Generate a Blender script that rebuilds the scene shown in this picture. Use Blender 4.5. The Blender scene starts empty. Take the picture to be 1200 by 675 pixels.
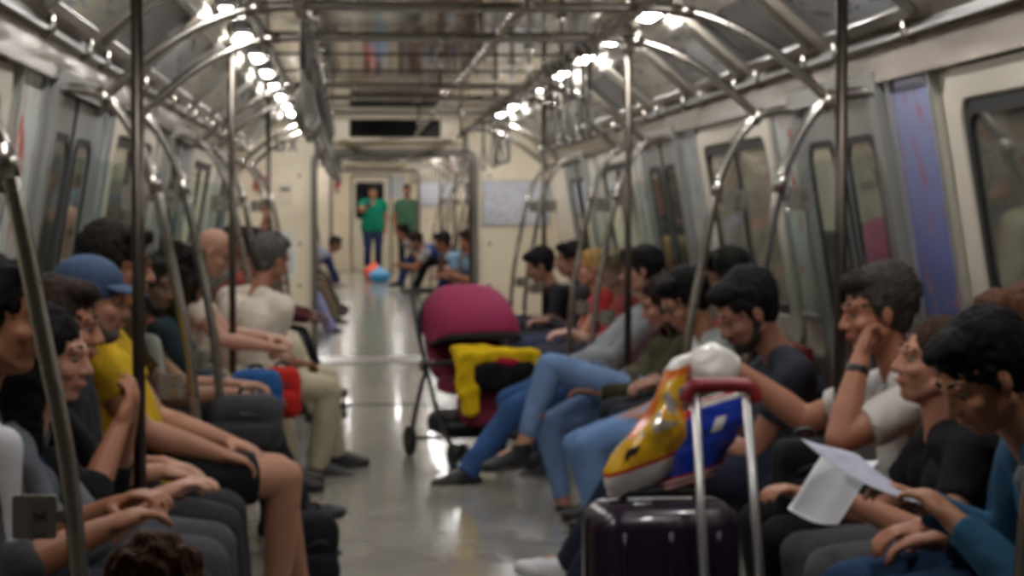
import bpy, bmesh, math, random
from mathutils import Vector, Matrix, noise
V = Vector
PI = math.pi
random.seed(7)
SC = bpy.context.scene
COL = SC.collection

# ------------------------------------------------------------------ camera, world, exposure
CAMP = V((-.415, 0.0, 1.45)); FPX = 2500.0
YAW = math.atan((600 - 412) / FPX); PITCH = math.atan((337.5 - 249) / FPX)
cd = bpy.data.cameras.new('camera'); cam = bpy.data.objects.new('camera', cd); COL.objects.link(cam)
cd.lens = 50; cd.sensor_width = 24.0; cd.sensor_fit = 'HORIZONTAL'
cam.location = CAMP; cam.rotation_euler = (PI / 2 - PITCH, 0, -YAW)
cd.dof.use_dof = True; cd.dof.focus_distance = 1.3; cd.dof.aperture_fstop = 13.0
cd.clip_end = 200
SC.camera = cam
w = bpy.data.worlds.new('tunnel'); SC.world = w; w.use_nodes = True
w.node_tree.nodes['Background'].inputs[0].default_value = (.012, .012, .014, 1)
w.node_tree.nodes['Background'].inputs[1].default_value = 1.0
vs = SC.view_settings
vs.view_transform = 'Standard'; vs.look = 'None'; vs.gamma = 1.0; vs.use_curve_mapping = False
vs.exposure = 0.0
LAMP = 108.0            # radiance of the ceiling light diffusers
SC.cycles.max_bounces = 8; SC.cycles.diffuse_bounces = 4; SC.cycles.glossy_bounces = 5
SC.cycles.transparent_max_bounces = 12; SC.cycles.sample_clamp_indirect = 6.0
SC.cycles.caustics_reflective = False; SC.cycles.caustics_refractive = False
SC.cycles.use_denoising = True

CR = cam.rotation_euler.to_matrix()
def P(px, py, Y):
    """world point that stands at depth Y along the car on the sight line of a picture point"""
    d = CR @ V(((px - 600) / FPX, (337.5 - py) / FPX, -1))
    return CAMP + d * (Y / d.y)
RISE = .0095; Y2 = 20.9
def zf(Y): return max(0.0, (Y - Y2) * RISE)

# ------------------------------------------------------------------ materials
def lin(c):
    return tuple((x / 255 / 12.92) if x / 255 <= .04045 else ((x / 255 + .055) / 1.055) ** 2.4 for x in c)
MATS = {}
def mat(name, rgb, rough=.6, metal=0., bump=0., bs=40., var=0., vs_=6., coat=0., spec=.5, aniso=None, rvar=0.):
    if name in MATS: return MATS[name]
    m = bpy.data.materials.new(name); m.use_nodes = True; MATS[name] = m
    nt = m.node_tree; b = nt.nodes['Principled BSDF']
    c = lin(rgb)
    b.inputs['Base Color'].default_value = (*c, 1)
    b.inputs['Roughness'].default_value = rough; b.inputs['Metallic'].default_value = metal
    b.inputs['Specular IOR Level'].default_value = spec
    if coat: b.inputs['Coat Weight'].default_value = coat; b.inputs['Coat Roughness'].default_value = .06
    tc = None
    if bump or var or rvar:
        tc = nt.nodes.new('ShaderNodeTexCoord')
        mp = nt.nodes.new('ShaderNodeMapping'); nt.links.new(tc.outputs['Object'], mp.inputs[0])
        if aniso: mp.inputs['Scale'].default_value = aniso
    if var:
        n = nt.nodes.new('ShaderNodeTexNoise'); n.inputs['Scale'].default_value = vs_; n.inputs['Detail'].default_value = 4
        nt.links.new(mp.outputs[0], n.inputs['Vector'])
        r = nt.nodes.new('ShaderNodeValToRGB')
        r.color_ramp.elements[0].position = .3; r.color_ramp.elements[1].position = .7
        r.color_ramp.elements[0].color = (*[x * (1 - var) for x in c], 1)
        r.color_ramp.elements[1].color = (*[min(1, x * (1 + var)) for x in c], 1)
        nt.links.new(n.outputs['Fac'], r.inputs[0]); nt.links.new(r.outputs[0], b.inputs['Base Color'])
    if rvar:
        n = nt.nodes.new('ShaderNodeTexNoise'); n.inputs['Scale'].default_value = 3; n.inputs['Detail'].default_value = 3
        nt.links.new(mp.outputs[0], n.inputs['Vector'])
        r = nt.nodes.new('ShaderNodeMapRange'); r.inputs[3].default_value = max(.02, rough - rvar); r.inputs[4].default_value = rough + rvar
        nt.links.new(n.outputs['Fac'], r.inputs[0]); nt.links.new(r.outputs[0], b.inputs['Roughness'])
    if bump:
        n = nt.nodes.new('ShaderNodeTexNoise'); n.inputs['Scale'].default_value = bs; n.inputs['Detail'].default_value = 3
        nt.links.new(mp.outputs[0], n.inputs['Vector'])
        bp = nt.nodes.new('ShaderNodeBump'); bp.inputs['Strength'].default_value = bump; bp.inputs['Distance'].default_value = .01
        nt.links.new(n.outputs['Fac'], bp.inputs['Height']); nt.links.new(bp.outputs[0], b.inputs['Normal'])
    return m
def cloth(rgb, var=.12):
    return mat('cloth_%d_%d_%d' % rgb, rgb, .9, bump=.35, bs=55, var=var, vs_=9, spec=.2)
def skin(rgb): return mat('skin_%d_%d_%d' % rgb, rgb, .5, bump=.08, bs=120, var=.08, vs_=14, spec=.35)
def hairm(rgb): return mat('hair_%d_%d_%d' % rgb, rgb, .7, bump=.8, bs=90, var=.35, vs_=60, aniso=(1, 1, .25), spec=.12)
def lampmat(name, strength, rgb=(1, .972, .95)):
    m = bpy.data.materials.new(name); m.use_nodes = True; nt = m.node_tree
    nt.nodes.clear(); o = nt.nodes.new('ShaderNodeOutputMaterial'); e = nt.nodes.new('ShaderNodeEmission')
    e.inputs[0].default_value = (*rgb, 1); e.inputs[1].default_value = strength
    nt.links.new(e.outputs[0], o.inputs[0]); return m
def glassmat(name, tint=(.93, .96, .95), rough=.03, mix=None):
    m = bpy.data.materials.new(name); m.use_nodes = True; nt = m.node_tree
    nt.nodes.clear(); o = nt.nodes.new('ShaderNodeOutputMaterial')
    t = nt.nodes.new('ShaderNodeBsdfTransparent'); t.inputs[0].default_value = (*tint, 1)
    g = nt.nodes.new('ShaderNodeBsdfGlossy'); g.inputs['Roughness'].default_value = rough
    f = nt.nodes.new('ShaderNodeFresnel'); f.inputs[0].default_value = 1.45
    mx = nt.nodes.new('ShaderNodeMixShader')
    nt.links.new(f.outputs[0], mx.inputs[0]); nt.links.new(t.outputs[0], mx.inputs[1]); nt.links.new(g.outputs[0], mx.inputs[2])
    nt.links.new(mx.outputs[0], o.inputs[0]); return m

CREAM = mat('cream_panel', (222, 211, 190), .42, var=.04, vs_=3)
CREAM2 = mat('cream_moulding', (210, 202, 186), .38, var=.04, vs_=3)
STEEL = mat('polished_steel_tube', (184, 179, 171), .27, 1.0, rvar=.05)
CEIL = mat('polished_ceiling_panel', (182, 174, 160), .07, 1.0, var=.1, vs_=2, rvar=.03)
POLEM = mat('satin_steel_pole', (86, 80, 74), .42, 1.0, rvar=.05)
ENDCREAM = mat('end_wall_cream_lit', (236, 224, 200), .42, var=.03, vs_=3)  # lighter copy of the cream, stronger light on the end walls put into colour
PORTAL = mat('portal_grey_metal', (118, 114, 108), .4, .7)
BRUSH = mat('brushed_steel', (178, 176, 170), .3, 1.0, var=.08, vs_=5, aniso=(1, 1, .1))
DOORM = mat('door_metal', (172, 176, 172), .34, .75, var=.08, vs_=4, aniso=(1, 1, .15))
FASC = mat('bronze_steel_fascia', (116, 102, 86), .25, .9, var=.15, vs_=4)
ALU = mat('aluminium_frame', (190, 192, 190), .36, .8)
DARKM = mat('dark_grey_metal', (70, 68, 66), .35, .8)
RUBBER = mat('black_rubber', (22, 22, 22), .6)
BLACKG = mat('black_sign_glass', (8, 8, 9), .12)
WGLASS = mat('dark_window_glass', (98, 99, 90), .04, spec=1.0, coat=1.0)
WGLASS2 = mat('reflection_toned_window_glass', (190, 181, 156), .05, spec=1.0, coat=1.0)  # reflection of the lit cream walls put into the pane colour
REDSEAT = mat('red_seat_moquette', (150, 34, 30), .8, bump=.2, bs=80, var=.2, vs_=40)
BENCHM = mat('bench_grey', (92, 92, 92), .5, var=.1)
WHITEP = mat('white_plastic', (226, 224, 218), .4)
BLACKP = mat('black_plastic', (24, 24, 25), .45)
TAGM = mat('grey_plate', (120, 114, 104), .5)
GLASS = glassmat('screen_glass')

# ------------------------------------------------------------------ mesh helpers
def link(name, me, m, parent=None):
    o = bpy.data.objects.new(name, me); COL.objects.link(o)
    for x in (m if isinstance(m, (list, tuple)) else [m]):
        if x is not None: me.materials.append(x)
    if parent is not None: o.parent = parent
    return o
class MB:
    def __init__(s): s.v = []; s.f = []; s.mi = []; s.sm = []
    def add(s, vs_, fs, mi=0, smooth=False):
        k = len(s.v); s.v += [tuple(p) for p in vs_]
        for f in fs: s.f.append([i + k for i in f]); s.mi.append(mi); s.sm.append(smooth)
        return s
    def build(s, name, m, parent=None, M=None, bevel=0.):
        me = bpy.data.meshes.new(name)
        vv = [M @ V(p) for p in s.v] if M is not None else s.v
        me.from_pydata(vv, [], s.f)
        me.polygons.foreach_set('material_index', s.mi); me.polygons.foreach_set('use_smooth', s.sm)
        bm = bmesh.new(); bm.from_mesh(me); bmesh.ops.recalc_face_normals(bm, faces=bm.faces); bm.to_mesh(me); bm.free()
        o = link(name, me, m, parent)
        if bevel:
            b = o.modifiers.new('edge', 'BEVEL'); b.width = bevel; b.segments = 2; b.limit_method = 'ANGLE'
        return o
    def box(s, a, b, mi=0, M=None):
        x0, y0, z0 = a; x1, y1, z1 = b
        vs_ = [V(p) for p in ((x0, y0, z0), (x1, y0, z0), (x1, y1, z0), (x0, y1, z0), (x0, y0, z1), (x1, y0, z1), (x1, y1, z1), (x0, y1, z1))]
        if M is not None: vs_ = [M @ p for p in vs_]
        return s.add(vs_, [(0, 3, 2, 1), (4, 5, 6, 7), (0, 1, 5, 4), (1, 2, 6, 5), (2, 3, 7, 6), (3, 0, 4, 7)], mi)
    def tube(s, pts, r, seg=12, mi=0, sub=0, closed=False):
        pts = [V(p) for p in pts]
        if sub: pts, r = smooth_path(pts, r, sub, closed)
        n = len(pts); rr = r if isinstance(r, (list, tuple)) else [r] * n
        vs_ = []; nrm = None
        for i, p in enumerate(pts):
            if closed: t = (pts[(i + 1) % n] - pts[i - 1]).normalized()
            else: t = (pts[min(i + 1, n - 1)] - pts[max(i - 1, 0)]).normalized()
            if nrm is None:
                nrm = t.orthogonal().normalized()
            else:
                nrm = (nrm - t * nrm.dot(t)); nrm = nrm.normalized() if nrm.length > 1e-6 else t.orthogonal().normalized()
            bn = t.cross(nrm)
            for k in range(seg):
                a = 2 * PI * k / seg
                vs_.append(p + (nrm * math.cos(a) + bn * math.sin(a)) * rr[i])
        fs = []
        for i in range(n if closed else n - 1):
            j = (i + 1) % n
            for k in range(seg):
                fs.append((i * seg + k, i * seg + (k + 1) % seg, j * seg + (k + 1) % seg, j * seg + k))
        s.add(vs_, fs, mi, True)
        if not closed:
            k0 = len(s.v) - len(vs_)
            s.f.append([k0 + k for k in range(seg)][::-1]); s.mi.append(mi); s.sm.append(False)
            s.f.append([k0 + (n - 1) * seg + k for k in range(seg)]); s.mi.append(mi); s.sm.append(False)
        return s
    def slab(s, fn, poly, d0, d1, mi=0):
        n = len(poly)
        vs_ = [fn(u, v, d0) for u, v in poly] + [fn(u, v, d1) for u, v in poly]
        fs = [tuple(range(n))[::-1], tuple(range(n, 2 * n))] + [(i, (i + 1) % n, n + (i + 1) % n, n + i) for i in range(n)]
        return s.add(vs_, fs, mi)
    def ring(s, fn, outer, inner, d0, d1, mi=0):
        n = len(outer)
        vs_ = [fn(u, v, d0) for u, v in outer] + [fn(u, v, d1) for u, v in outer] + [fn(u, v, d1) for u, v in inner] + [fn(u, v, d0) for u, v in inner]
        fs = []
        for a in range(4):
            b = (a + 1) % 4
            for i in range(n):
                j = (i + 1) % n
                fs.append((a * n + i, a * n + j, b * n + j, b * n + i))
        return s.add(vs_, fs, mi)
    def loft(s, rings, mi=0, smooth=True, caps=True):
        n = len(rings[0]); k = len(s.v)
        vs_ = [p for r in rings for p in r]; fs = []
        for i in range(len(rings) - 1):
            for j in range(n):
                fs.append((i * n + j, i * n + (j + 1) % n, (i + 1) * n + (j + 1) % n, (i + 1) * n + j))
        s.add(vs_, fs, mi, smooth)
        if caps:
            for idx in ([k + j for j in range(n)][::-1], [k + (len(rings) - 1) * n + j for j in range(n)]):
                s.f.append(idx); s.mi.append(mi); s.sm.append(smooth)
        return s
def smooth_path(pts, r, sub, closed=False):
    out = []; rr = []; n = len(pts)
    R = r if isinstance(r, (list, tuple)) else None
    segs = n if closed else n - 1
    for i in range(segs):
        g = (lambda k: pts[k % n]) if closed else (lambda k: pts[min(max(k, 0), n - 1)])
        p0, p1, p2, p3 = g(i - 1), g(i), g(i + 1), g(i + 2)
        for k in range(sub):
            t = k / sub
            out.append(.5 * ((2 * p1) + (p2 - p0) * t + (2 * p0 - 5 * p1 + 4 * p2 - p3) * t * t + (3 * p1 - p0 - 3 * p2 + p3) * t ** 3))
            if R: rr.append(R[i] * (1 - t) + R[(i + 1) % n] * t)
    if not closed:
        out.append(pts[-1])
        if R: rr.append(R[-1])
    return out, (rr if R else r)
def rrect(u0, v0, u1, v1, r, k=4):
    out = []
    for cx, cy, a0 in ((u1 - r, v1 - r, 0), (u0 + r, v1 - r, PI / 2), (u0 + r, v0 + r, PI), (u1 - r, v0 + r, 1.5 * PI)):
        for i in range(k + 1):
            a = a0 + PI / 2 * i / k
            out.append((cx + r * math.cos(a), cy + r * math.sin(a)))
    return out
def rect(u0, v0, u1, v1): return [(u0, v0), (u1, v0), (u1, v1), (u0, v1)]
def empty(name, label, cat, loc=(0, 0, 0), rz=0., group=None):
    o = bpy.data.objects.new(name, None); COL.objects.link(o); o.location = loc; o.rotation_euler = (0, 0, rz)
    o.empty_display_size = .1
    return tag(o, label, cat, group)
def tag(o, label, cat, group=None):
    o['label'] = label; o['category'] = cat
    if group: o['group'] = group
    return o
def struct(o, kind='structure'):
    o['kind'] = kind; return o
KIDS = {}
def copy_thing(root, loc, label=None, group=None, rot=None):
    r = root.copy(); COL.objects.link(r); r.location = loc
    if rot is not None: r.rotation_euler = rot
    if label: r['label'] = label
    if group: r['group'] = group
    for ch in list(root.children):
        c = ch.copy(); COL.objects.link(c); c.parent = r
        for g in list(ch.children):
            d = g.copy(); COL.objects.link(d); d.parent = c
    return r

# fused organic surfaces: overlapping tapered capsules and ellipsoids welded by a voxel remesh into one surface
def frame_of(t):
    t = t.normalized(); a = t.orthogonal().normalized(); return a, t.cross(a), t
def cap_mesh(vs_, fs, p0, r0, p1, r1, flat=False, seg=14):
    p0 = V(p0); p1 = V(p1); d = p1 - p0
    if d.length < 1e-5: d = V((0, 0, 1e-4))
    a, b, t = frame_of(d); L = d.length
    rows = []
    if not flat:
        for k in range(1, 4): th = PI / 2 * (1 - k / 4); rows.append((-r0 * math.sin(th), r0 * math.cos(th)))
    rows.append((0, r0)); rows.append((L, r1))
    if not flat:
        for k in range(1, 4): th = PI / 2 * k / 4; rows.append((L + r1 * math.sin(th), r1 * math.cos(th)))
    k0 = len(vs_)
    for h, r in rows:
        for i in range(seg):
            an = 2 * PI * i / seg
            vs_.append(p0 + t * h + (a * math.cos(an) + b * math.sin(an)) * r)
    n = len(rows)
    for j in range(n - 1):
        for i in range(seg):
            fs.append((k0 + j * seg + i, k0 + j * seg + (i + 1) % seg, k0 + (j + 1) * seg + (i + 1) % seg, k0 + (j + 1) * seg + i))
    c0 = len(vs_); vs_.append(p0 - t * (0 if flat else r0)); c1 = len(vs_); vs_.append(p1 + t * (0 if flat else r1))
    for i in range(seg):
        fs.append((c0, k0 + (i + 1) % seg, k0 + i)); q = k0 + (n - 1) * seg
        fs.append((c1, q + i, q + (i + 1) % seg))
def ell_mesh(vs_, fs, c, r, R=None, nu=18, nv=11, e=1.):
    c = V(c); k0 = len(vs_)
    def pt(x, y, z):
        if e != 1.: x, y, z = [math.copysign(abs(q) ** e, q) for q in (x, y, z)]
        p = V((x * r[0], y * r[1], z * r[2]))
        return c + (R @ p if R is not None else p)
    for j in range(1, nv):
        th = PI * j / nv
        for i in range(nu):
            a = 2 * PI * i / nu
            vs_.append(pt(math.sin(th) * math.cos(a), math.sin(th) * math.sin(a), math.cos(th)))
    t = len(vs_); vs_.append(pt(0, 0, 1)); b = len(vs_); vs_.append(pt(0, 0, -1))
    for j in range(nv - 2):
        for i in range(nu):
            fs.append((k0 + j * nu + i, k0 + (j + 1) * nu + i, k0 + (j + 1) * nu + (i + 1) % nu, k0 + j * nu + (i + 1) % nu))
    q = k0 + (nv - 2) * nu
    for i in range(nu):
        fs.append((t, k0 + i, k0 + (i + 1) % nu)); fs.append((b, q + (i + 1) % nu, q + i))
FUSED = []
def fuse(name, prims, m, parent=None, Minv=None, voxel=.008, smooth=3, amp=0., freq=10., seed=0., box=None):
    vs_ = []; fs = []
    for p in prims:
        if p[0] == 'c': cap_mesh(vs_, fs, *p[1:5])
        elif p[0] == 'f': cap_mesh(vs_, fs, *p[1:5], flat=True)
        elif p[0] == 'e': ell_mesh(vs_, fs, *p[1:])
        elif p[0] == 'q': ell_mesh(vs_, fs, p[1], p[2], p[3], 28, 20, .5)
    me = bpy.data.meshes.new(name); me.from_pydata(vs_, [], fs)
    o = link(name, me, m, parent)
    r = o.modifiers.new('r', 'REMESH'); r.mode = 'VOXEL'; r.voxel_size = voxel
    if smooth:
        s = o.modifiers.new('s', 'SMOOTH'); s.factor = .5; s.iterations = smooth
    FUSED.append((o, Minv, amp, freq, seed, m)); return o
def weld_all():
    """evaluate every fused surface in one go and keep the result as plain mesh data"""
    dg = bpy.context.evaluated_depsgraph_get(); dg.update()
    res = [bpy.data.meshes.new_from_object(o.evaluated_get(dg)) for o, *_ in FUSED]
    for (o, Minv, amp, freq, seed, m), out in zip(FUSED, res):
        o.modifiers.clear(); old = o.data
        if amp:
            n = len(out.vertices); sv = V((seed, seed * 1.7, seed * .3))
            co = [0.] * (3 * n); nr = [0.] * (3 * n)
            out.vertices.foreach_get('co', co); out.vertices.foreach_get('normal', nr)
            for i in range(n):
                j = 3 * i; c = V(co[j:j + 3]) * freq + sv
                d = (noise.noise(c) + .5 * noise.noise(c * 2.3)) * amp
                co[j] += nr[j] * d; co[j + 1] += nr[j + 1] * d; co[j + 2] += nr[j + 2] * d
            out.vertices.foreach_set('co', co)
        if Minv is not None: out.transform(Minv)
        out.polygons.foreach_set('use_smooth', [True] * len(out.polygons))
        out.materials.clear(); out.materials.append(m); out.update()
        o.data = out; out.name = o.name; bpy.data.meshes.remove(old)
# ------------------------------------------------------------------ the car: shell
D1 = 20.5                 # end bulkhead of this car
YB = -3.0
SL = .163
def wx(z): return 1.53 - SL * (z - 1.45)
nl = math.hypot(1, SL)
def W(side):
    def fn(y, z, d): return V((side * (wx(z) - d / nl), y, z - d * SL / nl))
    return fn
def lift(o, y0=Y2):      # the second car stands on a slight upward grade
    o.location = (0, Y2, 0); o.rotation_euler = (math.atan(RISE), 0, 0); return o

FLOOR = mat('grey_speckled_floor', (146, 143, 134), .2, var=.1, vs_=2.2, rvar=.07, coat=.25)
def shell(y0, y1, car2, tagn):
    off = Y2 if car2 else 0
    a, b = y0 - off, y1 - off
    fix = (lambda o: lift(o)) if car2 else (lambda o: o)
    m = MB().box((-1.8, a, -.06), (1.8, b, 0)); fix(struct(m.build('floor', FLOOR)))
    for side, nm in ((-1, 'wall_left'), (1, 'wall_right')):
        m = MB(); f = W(side)
        m.slab(f, [(a, 0), (b, 0), (b, 1.92), (a, 1.92)], 0, -.06); fix(struct(m.build(nm, CREAM)))
        # fascia over the windows, cove panel, cove edge
        m = MB(); m.box((min(side * 1.40, side * 1.5), a, 1.9), (max(side * 1.40, side * 1.5), b, 2.06))
        fix(struct(m.build('trim_1', FASC)))
        m = MB(); q = [(side * 1.405, 2.03), (side * 1.38, 2.06), (side * 1.05, 2.345), (side * 1.06, 2.41), (side * 1.44, 2.08)]
        n = len(q); vv = [V((x, a, z)) for x, z in q] + [V((x, b, z)) for x, z in q]
        m.add(vv, [tuple(range(n)), tuple(range(n, 2 * n))[::-1]] + [(i, (i + 1) % n, n + (i + 1) % n, n + i) for i in range(n)])
        fix(struct(m.build('trim_2', CREAM2)))
        m = MB(); m.box((min(side * 1.365, side * 1.42), a, 2.02), (max(side * 1.365, side * 1.42), b, 2.055))
        fix(struct(m.build('trim_3', ALU, bevel=.006)))
    m = MB(); m.box((-1.08, a, 2.39), (1.08, b, 2.45))
    y = a + .75
    fix(struct(m.build('ceiling', CEIL)))
    m = MB()
    while y < b:
        m.box((-.86, y - .006, 2.382), (.86, y + .006, 2.392)); y += 1.5
    for sx in (-.87, .87): m.box((sx - .012, a, 2.372), (sx + .012, b, 2.392))
    fix(struct(m.build('trim_4', DARKM)))
shell(YB, D1, False, '')
shell(D1 + .8, 38.0, True, '')
# tail of the train beyond the second gangway
def shell3():
    a, b = 38.0 - Y2, 45.0 - Y2
    lift(struct(MB().box((-1.8, a, -.06), (1.8, b, 0)).build('floor', FLOOR)))
    for s, nm in ((-1, 'wall_left'), (1, 'wall_right')):
        lift(struct(MB().box((s * 1.53 - .03, a, 0), (s * 1.53 + .03, b, 2.4)).build(nm, CREAM)))
    lift(struct(MB().box((-1.6, a, 2.35), (1.6, b, 2.42)).build('ceiling', CREAM)))
    lift(struct(MB().box((-1.6, b - .05, 0), (1.6, b, 2.4)).build('wall_end', CREAM)))
shell3()
struct(MB().box((-1.8, YB - .06, 0), (1.8, YB, 2.45)).build('wall_rear', CREAM))

def bulkhead(yw, zlift, sign_label):
    """cream end wall with an open gangway, a dark portal frame and the header sign"""
    E = lambda x, z, d: V((x, yw - d, z + zlift))
    m = MB()
    m.slab(E, [(-1.8, 0), (-.76, 0), (-.76, 2.45), (-1.8, 2.45)], 0, -.05)
    m.slab(E, [(.76, 0), (1.8, 0), (1.8, 2.45), (.76, 2.45)], 0, -.05)
    m.slab(E, [(-.76, 2.0), (.76, 2.0), (.76, 2.45), (-.76, 2.45)], 0, -.05)
    struct(m.build('wall_end', ENDCREAM))
    # cupboard panels on both halves
    for s in (-1, 1):
        m = MB()
        for (x0, z0, x1, z1) in ((.845, .12, 1.5, 1.955), (.845, 1.975, 1.42, 2.3)):
            xa, xb = sorted((s * x0, s * x1)); m.slab(E, rrect(xa, z0, xb, z1, .015), 0, .014)
        o = struct(m.build('trim_5', ENDCREAM))
        lk = MB()
        for z in (.75, 1.15, 1.80):
            c = E(s * .91, z, .018); lk.tube([c + V((0, .006, 0)), c - V((0, .006, 0))], .014, 12)
        lk.build('lock', DARKM, o)
    m = MB(); m.ring(E, rrect(-.80, -.02, .80, 2.06, .13, 6), rrect(-.75, -.1, .75, 2.0, .1, 6), -.06, .045)
    struct(m.build('door_1', PORTAL))
    # header box with sloping cheeks around the sign
    m = MB()
    for s in (-1, 1):
        m.add([E(s * .45, 2.12, 0), E(s * .74, 2.09, 0), E(s * .74, 2.33, 0), E(s * .45, 2.33, 0), E(s * .45, 2.14, .16), E(s * .52, 2.13, .16), E(s * .62, 2.33, .1), E(s * .45, 2.33, .16)],
              [(0, 1, 2, 3), (4, 5, 6, 7), (0, 1, 5, 4), (1, 2, 6, 5), (2, 3, 7, 6), (3, 0, 4, 7)])
    m.box((-.45, yw - .16, 2.13 + zlift), (.45, yw, 2.36 + zlift))
    struct(m.build('trim_6', ENDCREAM))
    t = empty('destination_sign', sign_label, 'sign', (0, yw - .16, 2.25 + zlift))
    MB().slab(lambda u, v, d: V((u, -d, v)), rrect(-.43, -.085, .43, .085, .01), 0, .02).build('sign_housing', RUBBER, t)
    MB().slab(lambda u, v, d: V((u, -d, v)), rrect(-.415, -.072, .415, .072, .006), .02, .026).build('display', BLACKG, t)
bulkhead(D1, 0, 'black destination display over the nearer gangway opening')
bulkhead(37.9, zf(37.9), 'small black destination display over the far gangway opening')
# gangway between the cars
m = MB()
G = lambda x, z, d: V((x, D1 + d, z))
m.ring(G, rrect(-.86, -.05, .86, 2.1, .13, 6), rrect(-.765, -.045, .765, 2.02, .1, 6), .05, .8)
for k in range(7): m.ring(G, rrect(-.80, -.05, .80, 2.05, .12, 6), rrect(-.75, -.045, .75, 2.0, .1, 6), .1 + k * .1, .13 + k * .1)
struct(m.build('wall_gangway', DARKM))
struct(MB().box((-.76, D1 - .05, 0), (.76, D1 + .85, .012)).build('trim_7', BRUSH))
E2 = lambda x, z, d: V((x, D1 + .8 - d, z))
# cross strip in the floor
struct(MB().box((-1.2, 16.05, 0), (1.2, 16.13, .006)).build('trim_8', DARKM))
# far cab door with its dark window
zb = zf(44.95)
E3 = lambda x, z, d: V((x, 44.95 - d, z + zb))
dr = struct(MB().slab(E3, rrect(-.40, .01, .40, 1.98, .03), 0, .03).build('door_2', CREAM2))
m = MB().ring(E3, rrect(-.43, -.03, .43, 2.02, .04), rrect(-.40, .0, .40, 1.98, .03), 0, .05); m.build('door_frame', DARKM, dr)
m = MB().ring(E3, rrect(-.33, 1.08, .27, 1.86, .07), rrect(-.30, 1.11, .24, 1.83, .06), .03, .045); m.build('gasket', RUBBER, dr)
MB().slab(E3, rrect(-.30, 1.11, .24, 1.83, .06), .03, .036).build('pane', BLACKG, dr)

# ------------------------------------------------------------------ windows, doors and posters along the side walls
def window(side, y0, y1, n, car2=False):
    f = W(side); off = Y2 if car2 else 0; a, b = y0 - off, y1 - off
    m = MB().ring(f, rrect(a - .14, .86, b + .14, 1.90, .1, 5), rrect(a, .98, b, 1.80, .09, 5), 0, .03)
    fr = m.build('window_%d' % n, CREAM2, bevel=.008); struct(fr)
    m = MB().ring(f, rrect(a, .98, b, 1.80, .09, 5), rrect(a + .05, 1.03, b - .05, 1.75, .06, 5), 0, .02)
    mid = (a + b) / 2; m.slab(f, rect(mid - .025, 1.0, mid + .025, 1.79), .001, .02)
    m.build('gasket', RUBBER, fr)
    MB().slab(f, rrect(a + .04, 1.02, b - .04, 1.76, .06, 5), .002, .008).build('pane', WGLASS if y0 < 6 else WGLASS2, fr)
    if car2: lift(fr)
def side_door(side, yc, n, car2=False):
    f = W(side); off = Y2 if car2 else 0; c = yc - off
    fr = MB().ring(f, rrect(c - .74, -.02, c + .74, 1.95, .05), rrect(c - .63, -.02, c + .63, 1.88, .04), 0, .06).build('door_%d' % n, ALU)
    struct(fr)
    for s in (-1, 1):
        a, b = sorted((c + s * .012, c + s * .625))
        lf = MB().slab(f, rect(a, .01, b, 1.87), .004, .03).build('door_leaf', DOORM, fr, bevel=.004)
        a2, b2 = sorted((c + s * .13, c + s * .53))
        MB().ring(f, rrect(a2 - .03, .82, b2 + .03, 1.74, .09, 5), rrect(a2, .85, b2, 1.71, .07, 5), .03, .042).build('gasket', RUBBER, lf)
        MB().slab(f, rrect(a2, .85, b2, 1.71, .07, 5), .03, .036).build('pane', WGLASS, lf)
    MB().slab(f, rect(c - .012, .01, c + .012, 1.87), .004, .038).build('door_seal', RUBBER, fr)
    if car2: lift(fr)
def poster_mat(name, top, bot, blot):
    m = bpy.data.materials.new(name); m.use_nodes = True; nt = m.node_tree; b = nt.nodes['Principled BSDF']
    b.inputs['Roughness'].default_value = .25
    tc = nt.nodes.new('ShaderNodeTexCoord'); sp = nt.nodes.new('ShaderNodeSeparateXYZ'); nt.links.new(tc.outputs['Generated'], sp.inputs[0])
    r = nt.nodes.new('ShaderNodeValToRGB'); r.color_ramp.elements[0].color = (*lin(bot), 1); r.color_ramp.elements[1].color = (*lin(top), 1)
    nt.links.new(sp.outputs[2], r.inputs[0])
    n = nt.nodes.new('ShaderNodeTexNoise'); n.inputs['Scale'].default_value = 4.5; nt.links.new(tc.outputs['Generated'], n.inputs['Vector'])
    r2 = nt.nodes.new('ShaderNodeValToRGB'); r2.color_ramp.elements[0].position = .56; r2.color_ramp.elements[1].position = .66
    nt.links.new(n.outputs['Fac'], r2.inputs[0])
    mx = nt.nodes.new('ShaderNodeMix'); mx.data_type = 'RGBA'
    nt.links.new(r2.outputs[0], mx.inputs[0]); nt.links.new(r.outputs[0], mx.inputs[6]); mx.inputs[7].default_value = (*lin(blot), 1)
    nt.links.new(mx.outputs[2], b.inputs['Base Color']); return m
PM = {'blue': poster_mat('poster_blue', (138, 144, 180), (62, 78, 150), (140, 104, 130)),
      'pale': poster_mat('poster_pale', (200, 205, 200), (180, 188, 180), (176, 70, 60)),
      'grey': poster_mat('poster_grey', (168, 172, 172), (190, 192, 186), (120, 130, 140)),
      'cream': poster_mat('poster_cream', (214, 210, 188), (200, 200, 176), (170, 170, 160)),
      'cove': poster_mat('poster_cove', (190, 190, 186), (160, 164, 168), (110, 118, 128)),
      'cove2': poster_mat('poster_cove_dark', (70, 74, 80), (50, 54, 62), (90, 90, 90)),
      'cove3': poster_mat('poster_cove_cream', (210, 204, 184), (200, 194, 176), (150, 158, 166))}
def wall_poster(side, y0, y1, z0, z1, kind, label):
    c = W(side)((y0 + y1) / 2, z0, 0)
    t = empty('wall_poster', label, 'poster', tuple(c))
    f0 = W(side); f = lambda u, v, d: f0(u, v, d) - c
    MB().ring(f, rect(y0, z0, y1, z1), rect(y0 + .035, z0 + .035, y1 - .035, z1 - .035), .0, .035).build('poster_frame', ALU, t, bevel=.005)
    MB().slab(f, rect(y0 + .03, z0 + .03, y1 - .03, z1 - .03), .002, .02).build('sheet', PM[kind], t)
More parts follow.
